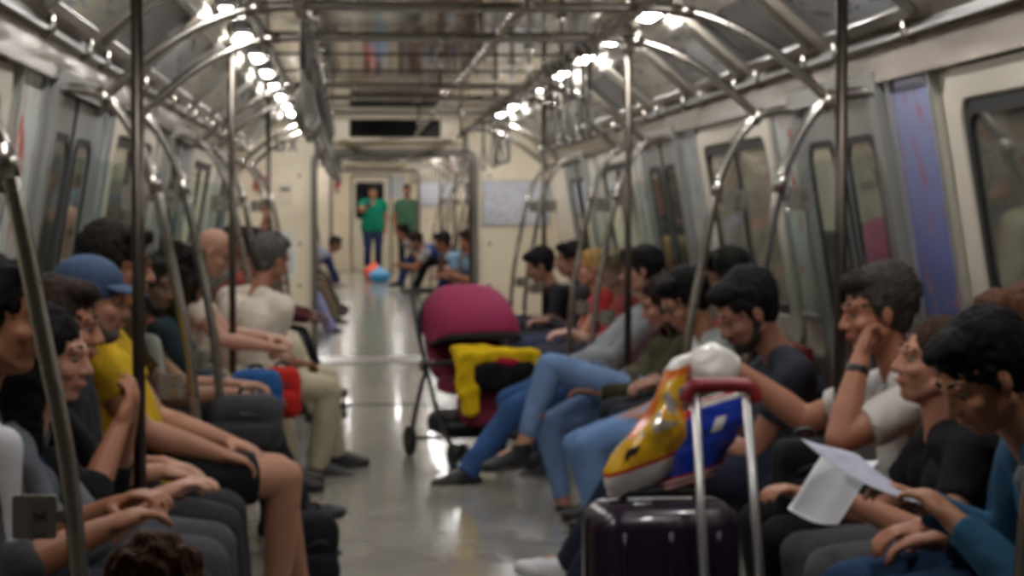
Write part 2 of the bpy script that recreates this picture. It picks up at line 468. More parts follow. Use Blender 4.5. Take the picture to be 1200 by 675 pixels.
DOORS = [3.38, 8.07, 12.73, 17.55]
n = 3
for dy in DOORS:
    for s in (-1, 1): side_door(s, dy, n); n += 1
k = 1
for (a, b) in ((4.85, 6.45), (9.55, 11.25), (14.2, 15.95)):
    for s in (-1, 1): window(s, a, b, k); k += 1
for dy in (22.9, 27.6, 32.3):
    for s in (-1, 1): side_door(s, dy, n, True); n += 1
for (a, b) in ((24.4, 26.1), (29.1, 30.8), (33.8, 35.6)):
    for s in (-1, 1): window(s, a, b, k, True); k += 1
PO = [(1, 6.72, 7.28, .98, 1.94, 'blue', 'tall blue advertising poster in a silver frame beside the right window'),
      (1, 8.84, 9.34, .98, 1.94, 'pale', 'tall pale poster with red patch beyond the nearest right doors'),
      (1, 11.4, 11.94, .98, 1.94, 'grey', 'tall grey poster before the second pair of right doors'),
      (1, 13.5, 14.02, .98, 1.94, 'pale', 'tall pale poster just beyond the second pair of right doors'),
      (1, 16.2, 16.74, .98, 1.94, 'cream', 'narrow cream poster before the last right doors'),
      (-1, 6.72, 7.28, .98, 1.94, 'pale', 'tall pale poster with red patch nearest on the left wall'),
      (-1, 8.84, 9.34, .98, 1.94, 'grey', 'tall grey poster beyond the nearest left doors'),
      (-1, 11.4, 11.94, .98, 1.94, 'cream', 'tall cream poster before the second pair of left doors'),
      (-1, 13.5, 14.02, .98, 1.94, 'cream', 'tall cream poster just beyond the second pair of left doors')]
for p in PO: wall_poster(*p)
# cove advertisements on the sloping panels under the ceiling lights
def cove_poster(side, y0, y1, kind, label, z=0.):
    p0 = V((side * 1.375, 0, 2.062)); p1 = V((side * 1.058, 0, 2.338)); up = (p1 - p0); L = up.length; up.normalize()
    nn = V((-side * abs(up.z), 0, -abs(up.x)))
    c = p0 + V((0, (y0 + y1) / 2, z)); h = (y1 - y0) / 2
    t = empty('cove_poster', label, 'poster', tuple(c))
    f = lambda u, v, d: V((0, u, 0)) + up * v + nn * d
    MB().ring(f, rect(-h, .035, h, L - .03), rect(-h + .035, .075, h - .035, L - .065), 0, .03).build('poster_frame', BRUSH, t, bevel=.005)
    MB().slab(f, rect(-h + .03, .07, h - .03, L - .06), .002, .012).build('sheet', PM[kind], t)
    for sy in (-1, 1):
        q = f(sy * (h - .1), .03, .03); MB().tube([q, q + V((0, 0, -.05)), q + V((side * .03, 0, -.07))], .012, 8).build('latch', STEEL, t)
ordn = ['nearest', 'second', 'third', 'fourth', 'fifth', 'sixth', 'seventh', 'eighth', 'ninth', 'tenth']
cs = ['cove', 'cove2', 'cove', 'cove3', 'cove2', 'cove', 'cove3', 'cove3', 'cove']
for s in (-1, 1):
    nm = 'left' if s < 0 else 'right'
    for i in range(9):
        y = 7.15 + i * 1.5
        kk = cs[(i + (0 if s > 0 else 3)) % 9]
        cove_poster(s, y - .58, y + .58, kk, '%s framed advertisement from the camera on the sloping %s ceiling edge' % (ordn[i], nm))
# end wall map, plates, lettering
t = empty('route_map', 'pale blue route map sheet on the right half of the end wall', 'map', (1.17, D1 - .014, 1.32))
MB().slab(lambda u, v, d: V((u, -d, v)), rrect(-.33, 0, .33, .44, .006), 0, .012).build('map_frame', ALU, t)
mm = bpy.data.materials.new('map_print'); mm.use_nodes = True; nt = mm.node_tree; bb = nt.nodes['Principled BSDF']
tc = nt.nodes.new('ShaderNodeTexCoord'); nz = nt.nodes.new('ShaderNodeTexVoronoi'); nz.feature = 'DISTANCE_TO_EDGE'; nz.inputs['Scale'].default_value = 5
nt.links.new(tc.outputs['Generated'], nz.inputs['Vector']); rp = nt.nodes.new('ShaderNodeValToRGB')
rp.color_ramp.elements[0].position = .0; rp.color_ramp.elements[0].color = (*lin((186, 160, 165)), 1)
rp.color_ramp.elements[1].position = .05; rp.color_ramp.elements[1].color = (*lin((206, 211, 222)), 1)
nt.links.new(nz.outputs['Distance'], rp.inputs[0]); nt.links.new(rp.outputs[0], bb.inputs['Base Color']); bb.inputs['Roughness'].default_value = .3
MB().slab(lambda u, v, d: V((u, -d, v)), rect(-.315, .015, .315, .425), .012, .015).build('sheet', mm, t)
t2 = copy_thing(t, (1.1, 37.88, 1.40 + zf(37.9)), 'small pale map sheet on the far end wall to the right')
def lettering(txt, loc, size, m, name, label):
    cu = bpy.data.curves.new(name, 'FONT'); cu.body = txt; cu.size = size; cu.extrude = .002; cu.offset = .006; cu.align_x = 'LEFT'
    o = bpy.data.objects.new('tmp', cu); COL.objects.link(o); dg = bpy.context.evaluated_depsgraph_get(); dg.update()
    me = bpy.data.meshes.new_from_object(o.evaluated_get(dg)); bpy.data.objects.remove(o)
    ob = link(name, me, m); ob.location = loc; ob.rotation_euler = (PI / 2, 0, 0); ob.scale = (.66, 1, 1)
    return tag(ob, label, 'lettering')
DGREY = mat('dark_lettering', (62, 62, 66), .5)
lettering('23 X', (P(322, 177, D1).x, D1 - .016, P(319, 176.5, D1).z), .16, DGREY, 'car_number', 'dark car number 23 X on the cream end wall left of the gangway')
q = P(307, 215, D1 - .02)
t = empty('emergency_box', 'small red emergency box high on the left half of the end wall', 'emergency box', (q.x, D1 - .014, q.z - .06))
MB().slab(lambda u, v, d: V((u, -d, v)), rrect(-.07, 0, .07, .13, .012), 0, .05).build('housing', mat('red_enamel', (190, 40, 36), .4), t, bevel=.006)
MB().slab(lambda u, v, d: V((u, -d, v)), rrect(-.05, .02, .05, .07, .006), .05, .056).build('cover', mat('pale_label', (205, 190, 170), .5), t)
q = P(334, 222, D1)
t = empty('recessed_handle', 'dark recessed handle on the left end wall cupboard', 'handle', (q.x, D1 - .014, q.z))
MB().slab(lambda u, v, d: V((u, -d, v)), rrect(-.07, -.16, .07, .06, .006), 0, .004).build('back_plate', CREAM, t)
MB().slab(lambda u, v, d: V((u, -d, v)), rrect(-.045, -.012, .045, .012, .006), .004, .012).build('grip', RUBBER, t)
q = P(337, 300, D1)
t = empty('notice_plate', 'white notice plate low on the left end wall beside the portal', 'notice', (q.x, D1 - .014, q.z))
MB().slab(lambda u, v, d: V((u, -d, v)), rrect(-.075, -.22, .075, .24, .012), 0, .01).build('plate', WHITEP, t)
MB().slab(lambda u, v, d: V((u, -d, v)), rrect(-.05, -.17, .05, .05, .004), .01, .012).build('print', mat('grey_print', (190, 192, 196), .5), t)
q = P(395, 217, 44.9)
t = empty('emergency_button', 'small red round emergency sign left of the far cab door', 'sign', (q.x, 44.93, q.z))
MB().tube([(0, 0, 0), (0, -.03, 0)], .06, 16).build('disc', mat('red_enamel', (190, 40, 36), .4), t)
MB().box((-.04, -.02, -.16), (.04, 0, -.09)).build('plate', TAGM, t)
q = P(464, 218, 44.9)
t = empty('notice_sheet', 'pale notice sheet on the wall right of the far cab door', 'notice', (q.x, 44.93, q.z))
MB().slab(lambda u, v, d: V((u, -d, v)), rrect(-.2, -.24, .2, .24, .01), 0, .015).build('sheet', mat('pale_blue_print', (186, 190, 200), .5, var=.1, vs_=20), t)

# ------------------------------------------------------------------ ceiling lights
EMIT = lampmat('light_diffuser', LAMP)
def make_light(side):
    t = empty('ceiling_light', '', 'ceiling light', (side * .965, 0, 2.39))
    MB().slab(lambda u, v, d: V((u, v, -d)), rrect(-.05, -.30, .05, .30, .03), 0, .03).build('light_housing', ALU, t, bevel=.005)
    MB().slab(lambda u, v, d: V((u, v, -d)), rrect(-.024, -.235, .024, .235, .022), .03, .05).build('diffuser', EMIT, t, bevel=.01)
    MB().box((-.045, -.295, -.042), (.045, -.25, -.03)).build('end_cap', STEEL, t)
    MB().box((-.045, .25, -.042), (.045, .295, -.03)).build('end_cap', STEEL, t)
    return t
for s in (-1, 1):
    nm = 'left' if s < 0 else 'right'
    base = make_light(s); first = True
    for i in range(2, 14):
        y = 1.18 + i * 1.42
        lab = '%s lit strip light along the %s of the ceiling, counted from the camera' % ((['overhead'] * 6 + ['nearest visible', 'second visible', 'third visible', 'fourth visible', 'fifth visible', 'sixth visible', 'seventh visible', 'last'])[i], nm)
        g = nm + ' ceiling strip lights'
        if i < 6: lab = 'lit strip light on the %s of the ceiling overhead of the camera' % nm
        if first: base.location.y = y; base['label'] = lab; base['group'] = g; first = False
        else: copy_thing(base, (s * .965, y, 2.39), lab, g)
    for i in range(11):
        y = 22.2 + i * 1.5
        copy_thing(base, (s * .965, y, 2.39 + zf(y)), 'small bright strip light on the %s ceiling of the far car' % nm, 'far car %s strip lights' % nm)
    for y in (39.0, 40.5, 42.0, 43.5):
        copy_thing(base, (s * .5, y, 2.34 + zf(y)), 'strip light over the standing men in the last car', 'last car strip lights')

# ------------------------------------------------------------------ poles, hoops, arches, rails, straps
def make_pole(s):
    t = empty('grab_pole', '', 'grab pole', (s * 1.03, 0, 0))
    MB().tube([(0, 0, .01), (0, 0, 2.37)], .0185, 16).build('tube', POLEM, t)
    MB().tube([(0, 0, 0), (0, 0, .02), (0, 0, .03)], [.045, .045, .022], 16).build('floor_flange', STEEL, t)
    MB().tube([(0, 0, 2.27), (0, 0, 2.3), (0, 0, 2.39)], [.022, .045, .05], 16).build('ceiling_flange', STEEL, t)
    return t
HP = [(1.50, 1.845), (1.43, 1.868), (1.345, 1.873), (1.26, 1.845), (1.185, 1.765), (1.125, 1.65), (1.085, 1.53), (1.03, 1.25), (.975, .95), (.945, .6), (.935, .3), (.93, 0)]
def make_hoop(s):
    t = empty('hoop_handrail', '', 'handrail', (s * .93, 0, 0))
    r0 = V((s * .93, 0, 0))
    MB().tube([V((s * x, 0, z)) - r0 for x, z in HP], .019, 14, sub=5).build('tube', STEEL, t)
    MB().tube([(0, 0, 0), (0, 0, .018), (0, 0, .028)], [.045, .045, .022], 16).build('floor_flange', STEEL, t)
    for (x, z) in ((1.26, 1.845), (1.092, 1.55)):
        d = V((s * .55, 0, .8)) if z > 1.7 else V((s * .25, 0, 1)); d.normalize(); c = V((s * x, 0, z)) - r0
        MB().tube([c - d * .035, c + d * .035], .0235, 14).build('joint_sleeve', STEEL, t)
    for (x, z) in ((1.085, 1.53), (.965, .88)):
        c = V((s * (x + .075), 0, z - .03)) - r0
        p = MB().slab(lambda u, v, d: V((u, -d, v)) + c, rrect(-.043, -.043, .043, .043, .007), -.008, .008).build('clamp_plate', TAGM, t)
        for zz in (-.02, .02): MB().tube([c + V((.012, -.008, zz)), c + V((.012, -.013, zz))], .014, 12).build('clamp_bolt', BRUSH, p)
        MB().box(tuple(c + V((min(0, -s * .085), -.006, -.012))), tuple(c + V((max(0, -s * .085), .006, .012)))).build('clamp_arm', STEEL, t)
    return t
def make_screen(s):
    t = empty('glass_screen', '', 'glass screen', (s * 1.3, 0, .5))
    r0 = V((s * 1.3, 0, .5))
    poly = [(1.06, .52), (1.04, .9), (1.085, 1.3), (1.125, 1.5), (1.19, 1.62), (1.46, 1.66), (1.64, .52)]
    vs_ = [(s * x, z) for x, z in poly]
    MB().slab(lambda u, v, d: V((u, d, v)) - r0, vs_, -.004, .004).build('pane', GLASS, t)
    MB().tube([V((s * 1.06, 0, .515)) - r0, V((s * 1.64, 0, .515)) - r0], .012, 10).build('bottom_rail', ALU, t)
    return t
def make_half_arch(s):
    t = empty('side_arch', '', 'handrail', (s * .59, 0, 2.16))
    A = [(1.26, 1.845), (1.16, 1.935), (1.04, 2.03), (.9, 2.105), (.76, 2.15), (.59, 2.162)]
    MB().tube([(s * (x - .59), 0, z - 2.16) for x, z in A], .019, 14, sub=5).build('tube', STEEL, t)
    MB().tube([(s * .03, 0, 0), (s * -.03, 0, 0)], .026, 14).build('joint_sleeve', STEEL, t)
    return t
def make_arch():
    t = empty('overhead_arch', '', 'handrail', (0, 0, 2.16))
    A = [(1.26, 1.845), (1.16, 1.935), (1.04, 2.03), (.9, 2.105), (.76, 2.15), (.6, 2.162), (.3, 2.162), (0, 2.162)]
    pts = A + [(-x, z) for x, z in A[::-1][1:]]
    MB().tube([(x, 0, z - 2.16) for x, z in pts], .019, 14, sub=5).build('tube', STEEL, t)
    for s in (-1, 1):
        MB().tube([(s * .59, 0, 0), (s * .59, 0, .1), (s * .59, 0, .2), (s * .59, 0, .23)], [.014, .014, .014, .035], 12).build('hanger', STEEL, t)
        MB().tube([(s * .70, 0, -.0), (s * .78, 0, -.012)], .0235, 14).build('joint_sleeve', STEEL, t)
    return t
POLES = [6.23, 11.1, 16.0]; ARCH = [2.73, 4.25, 7.42, 8.72, 12.08, 13.37, 16.85, 18.3]
FP = [25.2, 29.9, 34.6]; FA = [22.2, 23.5, 26.9, 28.3, 31.6, 33.0, 36.4]
ok_ = {0: 'nearest', 1: 'second', 2: 'third', 3: 'fourth', 4: 'fifth', 5: 'sixth', 6: 'seventh', 7: 'eighth'}
for s in (-1, 1):
    nm = 'left' if s < 0 else 'right'
    b = make_pole(s)
    for i, y in enumerate(POLES):
        lab = '%s upright steel grab pole from the camera on the %s of the aisle' % (ok_[i], nm)
        if i == 0: b.location.y = y; b['label'] = lab; b['group'] = nm + ' grab poles'
        else: copy_thing(b, (s * 1.03, y, 0), lab, nm + ' grab poles')
    for y in FP:
        copy_thing(b, (s * 1.03, y, zf(y)), 'thin grab pole on the %s of the far car aisle' % nm, 'far car %s grab poles' % nm)
    h = make_hoop(s); g = make_screen(s)
    for i, y in enumerate(ARCH[1:]):
        lab = '%s bent steel hoop handrail from the camera on the %s of the aisle' % (ok_[i], nm)
        if i == 0: h.location.y = y; h['label'] = lab; h['group'] = nm + ' hoop handrails'
        else: copy_thing(h, (s * .93, y, 0), lab, nm + ' hoop handrails')
    for i, y in enumerate(ARCH[2:6]):
        lab = 'clear glass screen beside the %s hoop handrail on the %s' % (ok_[i + 1], nm)
        if i == 0: g.location.y = y; g['label'] = lab; g['group'] = nm + ' glass screens'
        else: copy_thing(g, (s * 1.3, y, .5), lab, nm + ' glass screens')
    for y in FA:
        copy_thing(h, (s * .93, y, zf(y)), 'small bent hoop handrail on the %s of the far car' % nm, 'far car %s hoops' % nm)
a = make_arch()
for i, y in enumerate(ARCH[2:6]):
    lab = '%s overhead steel arch handrail across the aisle, counted from the camera' % ok_[i]
    if i == 0: a.location.y = y; a['label'] = lab; a['group'] = 'overhead arches'
    else: copy_thing(a, (0, y, 2.16), lab, 'overhead arches')
for s in (-1, 1):
    nm = 'left' if s < 0 else 'right'; hb = make_half_arch(s)
    for i, y in enumerate(ARCH[6:]):
        lab = '%s short curved side handrail by the last %s doors, joining the ceiling handrail' % (['nearer', 'farther'][i], nm)
        if i == 0: hb.location.y = y; hb['label'] = lab; hb['group'] = 'short side arches'
        else: copy_thing(hb, (s * .59, y, 2.16), lab, 'short side arches')
for y in FA: copy_thing(a, (0, y, 2.16 + zf(y)), 'small overhead arch handrail in the far car', 'far car overhead arches')
for x, nm in ((-.59, 'left'), (.59, 'right'), (.2, 'middle')):
    ya = -2.0 if x != .2 else 1.
    t = empty('ceiling_handrail', 'long straight steel handrail under the ceiling, %s of the three' % nm, 'handrail', (x, 0, 2.16 if x != .2 else 2.19))
    MB().tube([(0, ya, 0), (0, D1 - .25, 0)], .019, 14).build('tube', STEEL, t)
    for y in ([5.0, 10.2, 14.9, 19.6]): MB().tube([(0, y, 0), (0, y, .2), (0, y, .23 if x != .2 else .2)], [.014, .014, .035], 10).build('hanger', STEEL, t)
for x in (-.59, .59):
    t = empty('ceiling_handrail', 'thin %s ceiling handrail running down the far car' % ('left' if x < 0 else 'right'), 'handrail', (x, Y2, 2.16))
    t.rotation_euler = (math.atan(RISE), 0, 0)
    MB().tube([(0, .5, 0), (0, 16.8, 0)], .019, 12).build('tube', STEEL, t)
    for y in (1, 6, 11, 16): MB().tube([(0, y, 0), (0, y, .23)], .014, 10).build('hanger', STEEL, t)
STRAPM = mat('grey_strap_webbing', (96, 92, 86), .6); LOOPM = mat('grey_strap_loop', (120, 116, 108), .35)
def make_strap(s):
    t = empty('hanging_strap', '', 'hanging strap', (s * .59, 0, 2.16))
    MB().tube([(0, 0, .006), (0, 0, -.21)], .009, 8).build('webbing', STRAPM, t)
    MB().tube([(0, -.026, 0), (0, .026, 0)], .026, 12).build('clamp', LOOPM, t)
    pts = [(0, 0, -.20), (0, -.055, -.29), (0, -.06, -.355), (0, 0, -.385), (0, .06, -.355), (0, .055, -.29)]
    MB().tube(pts, .0085, 8, sub=4, closed=True).build('loop', LOOPM, t)
    return t
for s in (-1, 1):
    nm = 'left' if s < 0 else 'right'; b = make_strap(s); first = True
    ys = [7.7 + .3 * i for i in range(40) if 7.7 + .3 * i < 20] if s < 0 else [9.0, 9.3, 9.75, 10.1, 10.4, 10.7, 13.7, 14.1, 14.5, 14.9, 15.3, 16.3, 18.6, 18.9, 19.2]
    for y in ys:
        lab = 'looped grey strap hanging from the %s ceiling handrail' % nm; g = nm + ' hanging straps'
        rot = (random.uniform(-.05, .05), random.uniform(-.05, .05), random.uniform(-.5, .5))
        if first: b.location.y = y; b['label'] = lab; b['group'] = g; first = False
        else: copy_thing(b, (s * .59, y, 2.16), lab, g, rot)
    for i in range(14):
        y = 21.9 + i * 1.1
        copy_thing(b, (s * .59, y, 2.16 + zf(y)), 'tiny looped strap hanging from the %s handrail of the far car' % nm, 'far car %s straps' % nm)

# ------------------------------------------------------------------ benches
def make_bench(s, y0, y1, label):
    n_ = max(2, round((y1 - y0) / .5)); wd = (y1 - y0) / n_
    t = empty('bench_seat', label, 'bench', (s * 1.35, (y0 + y1) / 2, zf((y0 + y1) / 2)))
    L = (y1 - y0) / 2; X = lambda x: s * (x - 1.35)
    def bx(m, x0, a, z0, x1, b, z1):
        m.box((min(X(x0), X(x1)), a, z0), (max(X(x0), X(x1)), b, z1)); return m
    bx(MB(), 1.3, -L, .08, 1.66, L, .315).build('base_panel', BENCHM, t, bevel=.01)
    bx(MB(), 1.0, -L, .315, 1.66, L, .345).build('seat_shell', BENCHM, t, bevel=.01)
    bx(MB(), 1.56, -L, .35, 1.62, L, .84).build('back_panel', BENCHM, t, bevel=.01)
    for i in range(n_):
        a = -L + i * wd + .012; b = a + wd - .024
        bx(MB(), .995, a, .346, 1.50, b, .385).build('seat_pad', REDSEAT, t, bevel=.015)
        m = MB(); q = [(1.50, .39), (1.56, .39), (1.53, .88), (1.485, .88)]
        vv = [V((X(x), a, z)) for x, z in q] + [V((X(x), b, z)) for x, z in q]
        m.add(vv, [(0, 1, 2, 3), (7, 6, 5, 4)] + [(j, (j + 1) % 4, 4 + (j + 1) % 4, 4 + j) for j in range(4)])
        m.build('backrest', REDSEAT, t, bevel=.012)
    return t
BN = [(4.4, 7.3, 'first'), (8.85, 11.95, 'second'), (13.5, 16.7, 'third')]
for s in (-1, 1):
    nm = 'left' if s < 0 else 'right'
    for a_, b_, o_ in BN: make_bench(s, a_, b_, 'red padded bench along the %s wall, %s from the camera' % (nm, o_))
    for a_, b_, o_ in ((23.6, 26.9, 'nearer'), (28.3, 31.6, 'middle'), (33.0, 36.3, 'farthest')):
        make_bench(s, a_, b_, '%s red bench on the %s of the far car' % (o_, nm))
# ------------------------------------------------------------------ people
def ik(a, b, l1, l2, hint):
    d = b - a; L = d.length
    if L > (l1 + l2) * .995:
        b = a + d * ((l1 + l2) * .995 / L); d = b - a; L = d.length
    if L < abs(l1 - l2) + .02: L = abs(l1 - l2) + .02
    u = d.normalized(); x = (l1 * l1 - l2 * l2 + L * L) / (2 * L); h = math.sqrt(max(0, l1 * l1 - x * x))
    hp = hint - u * hint.dot(u)
    hp = hp.normalized() if hp.length > 1e-4 else u.orthogonal().normalized()
    return a + u * x + hp * h, b
def hand_prims(out, Wp, d, n, lat, curl=.45, k=1., grip=False, wash=1.):
    """palm, four fingers and a thumb; d along the hand, n out of the palm, lat towards the thumb side"""
    d = d.normalized(); n = (n - d * n.dot(d)).normalized(); lat = (lat - d * lat.dot(d) - n * lat.dot(n)).normalized()
    R = Matrix((d, lat, n)).transposed()
    out.append(('e', Wp + d * .052 * k, (.056 * k, .042 * k, .019 * k), R))
    out.append(('c', Wp, .027 * k, Wp + d * .03 * k, .024 * k))
    for off, ln in ((.033, .070), (.011, .079), (-.011, .074), (-.032, .058)):
        p = Wp + d * .088 * k + lat * off * k; a = .12
        sp = lat * off * 1.6
        for j, (fr, r0, r1) in enumerate(((.45, .0092, .0085), (.31, .0085, .0078), (.24, .0078, .0066))):
            a += curl * (1.0 if j else .7)
            q = p + ((d + sp) * math.cos(a) + n * math.sin(a)).normalized() * ln * fr * k
            out.append(('c', p, r0 * k, q, r1 * k)); p = q
    p = Wp + d * .025 * k + lat * .03 * k
    q = p + (d * .55 + lat * .75 + n * .35).normalized() * .045 * k
    r = q + (d * .85 + lat * (.1 if grip else .3) + n * .55).normalized() * .034 * k
    out += [('c', p, .014 * k, q, .0108 * k), ('c', q, .0105 * k, r, .0085 * k)]
def shoe(name, A, toe, m, solem, parent, Minv, vox, k=1.):
    """A ankle, toe direction"""
    d = toe.normalized(); lat = V((0, 0, 1)).cross(d)
    if lat.length < .1: lat = d.orthogonal()
    lat.normalize(); up = d.cross(lat).normalized()
    if up.z < 0: up = -up
    H = A - up * .055 * k
    R = Matrix((d, lat, up)).transposed()
    pr = [('e', H - d * .03 * k, (.055 * k, .04 * k, .05 * k), R), ('e', H + d * .06 * k + up * .008, (.11 * k, .047 * k, .046 * k), R), ('e', H + d * .14 * k - up * .002, (.066 * k, .048 * k, .034 * k), R),
          ('f', H, .046 * k, A + up * .035, .05 * k), ('c', A - up * .012, .048 * k, H + d * .12 * k, .042 * k)]
    o = fuse('shoe', pr, m, parent, Minv, voxel=max(vox, .006), smooth=2)
    c = H - up * .03 * k
    pts = []
    for i in range(22):
        a = 2 * PI * i / 22; x = math.cos(a); y = math.sin(a)
        pts.append(c + d * (.058 + x * .142) * k + lat * y * (.044 - .007 * (x < 0)) * k)
    mb = MB(); n = len(pts); h = up * .022 * k
    mb.loft([[Minv @ p for p in pts], [Minv @ (p + h) for p in pts]], smooth=False)
    s = mb.build('sole', solem, o)
    return o

def person(label, side, head, hy=0., hp=0., hr=0., skin_c=(150, 106, 82), hair='short', hair_c=(28, 24, 22),
           top='short', top_c=(90, 90, 95), bot='long', bot_c=(40, 42, 50), shoe_c=(26, 26, 28), sole_c=(60, 58, 56),
           hands=(None, None), feet=(None, None), knees=(None, None), elbows=(None, None), vox=.007, k=1., hipx=None, stand=False, build=1.,
           extras=(), collar=None, group=None, curl=(.45, .45), tors=None, female=False, footdir=(None, None), sleeve=.55, low=False, stretch=False, reach=(.62, .62), turn=0., bare=False):
    sd = side
    F = V((-sd, 0, 0)); L = V((0, 1, 0)) if sd < 0 else V((0, -1, 0)); Z = V((0, 0, 1))
    if stand: F = V((0, -1, 0)); L = V((1, 0, 0))
    Hc = P(*head); z0 = zf(Hc.y)
    # head frame
    f = F.copy(); Rm = Matrix.Rotation(math.radians(hy), 3, 'Z'); f = Rm @ f; l = Rm @ L
    Rp = Matrix.Rotation(math.radians(hp), 3, l); f = Rp @ f; u = Rp @ Z
    Rr = Matrix.Rotation(math.radians(hr), 3, f); l = Rr @ l; u = Rr @ u
    HR = Matrix((f, l, u)).transposed()
    def hh(x, y, z): return Hc + HR @ V((x, y, z)) * k
    NB = Hc + u * (-.165 * k) - f * .035 * k - F * .02 * k - Z * .04 * k
    if stand:
        Pv = V((NB.x, NB.y + .01, min(z0 + .93 * k, NB.z - .46 * k)))
    else:
        hz = z0 + .552 * max(k, .85); dz = NB.z - hz
        tl = .52 * k
        dx = math.sqrt(max(0, tl * tl - dz * dz)) if dz < tl else 0
        Pv = V((NB.x + sd * max(dx, .03), NB.y, hz))
        if hipx is not None: Pv.x = sd * hipx
        if abs(Pv.x) > 1.26: Pv.x = sd * 1.26
        if abs(Pv.x) < 1.02 and not low: Pv.x = sd * 1.02
        if tors: Pv.y += tors
    root = empty('person', label, 'person', (Pv.x, Pv.y, z0), 0 if sd < 0 else PI, group)
    if stand: root.rotation_euler = (0, 0, -PI / 2)
    Minv = (Matrix.Translation(root.location) @ root.rotation_euler.to_matrix().to_4x4()).inverted()
    T = (NB - Pv).normalized(); Lt = Matrix.Rotation(math.radians(turn), 3, 'Z') @ L; S = (Lt - T * Lt.dot(T)).normalized(); Fb = S.cross(T)
    tl = (NB - Pv).length; b = build
    sl = -.05 if not stand else -.0
    def sp(t, s, fo=0.): return Pv + T * tl * t + S * s * k + Fb * (fo + sl * math.sin(PI * t)) * k
    shw = (.155 if female else .178) * b
    torso = []
    for s in (-1, 1):
        torso += [('c', sp(-.02, s * .085 * b), .118 * k * b, sp(.3, s * .068 * b), .108 * k * b), ('c', sp(.3, s * .068 * b), .108 * k * b, sp(.70, s * .08 * b), .108 * k * b),
                  ('c', sp(.70, s * .08 * b), .108 * k, sp(.88, s * .12 * b), .066 * k), ('c', sp(.99, s * .045), .05 * k, sp(.90, s * shw), .058 * k)]
        if female: torso.append(('e', sp(.68, s * .075, .085), (.065 * k, .065 * k, .06 * k)))
    torso.append(('c', sp(.35, 0, .035), .10 * k * b, sp(.75, 0, .02), .09 * k * b))
    body = list(torso)
    body += [('c', sp(.93, 0), .062 * k, NB + T * .01, .057 * k), ('c', NB, .056 * k, hh(-.02, 0, -.07), .053 * k)]
    # head
    hd = [('e', hh(-.014, 0, .032), (.099 * k, .077 * k, .088 * k), HR), ('e', hh(.028, 0, -.028), (.064 * k, .062 * k, .088 * k), HR),
          ('e', hh(.056, 0, -.088), (.028 * k, .03 * k, .024 * k), HR), ('c', hh(.088, 0, .012), .009 * k, hh(.108, 0, -.028), .0125 * k),
          ('c', hh(.08, .045, .028), .011 * k, hh(.086, .0, .024), .011 * k), ('c', hh(.08, -.045, .028), .011 * k, hh(.086, .0, .024), .011 * k),
          ('e', hh(.086, 0, -.054), (.012 * k, .024 * k, .007 * k), HR), ('e', hh(.084, 0, -.066), (.012 * k, .021 * k, .008 * k), HR)]
    for s in (-1, 1):
        hd += [('c', hh(.0, s * .055, -.055), .022 * k, hh(.05, s * .022, -.09), .02 * k), ('e', hh(.062, s * .04, -.026), (.024 * k, .022 * k, .022 * k), HR),
               ('e', hh(-.006, s * .079, -.006), (.019 * k, .009 * k, .031 * k), HR), ('e', hh(.098, s * .013, -.03), (.01 * k, .009 * k, .008 * k), HR),
               ('e', hh(.0745, s * .032, .0155), (.0115 * k, .018 * k, .0075 * k), HR)]
    body += hd
    tops = [(p[0], p[1], p[2] + .013, p[3], p[4] + .013) if p[0] == 'c' else ('e', p[1], tuple(x + .012 for x in p[2])) for p in torso]
    bots = [('c', sp(-.02, s * .085 * b), .128 * k * b, sp(.12, s * .08 * b), .125 * k * b) for s in (-1, 1)]
    if stand: tops += [('c', sp(-.06, s * .085 * b), .138 * k * b, sp(.3, s * .07 * b), .128 * k * b) for s in (-1, 1)]
    tops.append(('c', sp(.12, 0), .135 * k * b, sp(.3, 0), .125 * k * b))
    # arms
    wr = {}
    for i, s in enumerate((1, -1)):      # own left, own right
        sh = sp(.90, s * shw)
        tgt = hands[i]
        dflt = tgt is None
        if tgt is None:
            tgt = (Pv + Z * .12 + F * .27 + L * s * .09) if not stand else (sh - Z * .53 * k + L * s * .05 + F * .05)
        tgt = V(tgt)
        l1, l2 = .29 * k, .25 * k
        hint = V(elbows[i]) if elbows[i] is not None else (-F * .5 - Z * .8 + L * s * .28)
        d0 = (tgt - sh); mx = (l1 + l2) * (.93 if not stretch else .99)
        if d0.length > mx: tgt = sh + d0 * (mx / d0.length)
        el, wrp = ik(sh, tgt, l1, l2, hint)
        body += [('c', sh, .054 * k * b, el, .042 * k * b), ('c', el, .042 * k * b, el + (wrp - el) * .35, .043 * k * b), ('c', el + (wrp - el) * .35, .043 * k * b, wrp, .028 * k)]
        fd = (wrp - el).normalized()
        n = -Z if abs(fd.z) < .75 else F * (1 if fd.z < 0 else -1)
        if dflt and not stand: fd = (fd * .5 + F * .6 - Z * .25).normalized()
        lat = n.cross(fd) * s
        # thumb lies inwards when the palm faces down
        if lat.dot(L) * s > 0: lat = -lat
        hand_prims(body, wrp, fd, n, lat, curl[i], k)
        wr[s] = (wrp, fd)
        if top in ('short', 'long', 'three'):
            e_ = {'short': sleeve, 'long': 1., 'three': 1.}[top]
            q = sh + (el - sh) * e_
            tops += [('c', sh, .070 * k * b, sh + (el - sh) * min(e_, .3), .068 * k * b), ('f', sh + (el - sh) * .1, .069 * k * b, q, (.062 if e_ < 1 else .056) * k * b)]
            if e_ == 1.:
                q = el + (wrp - el) * (.93 if top == 'long' else .45)
                tops += [('c', el, .057 * k * b, el + (wrp - el) * .3, .054 * k * b), ('f', el + (wrp - el) * .2, .055 * k * b, q, .043 * k)]
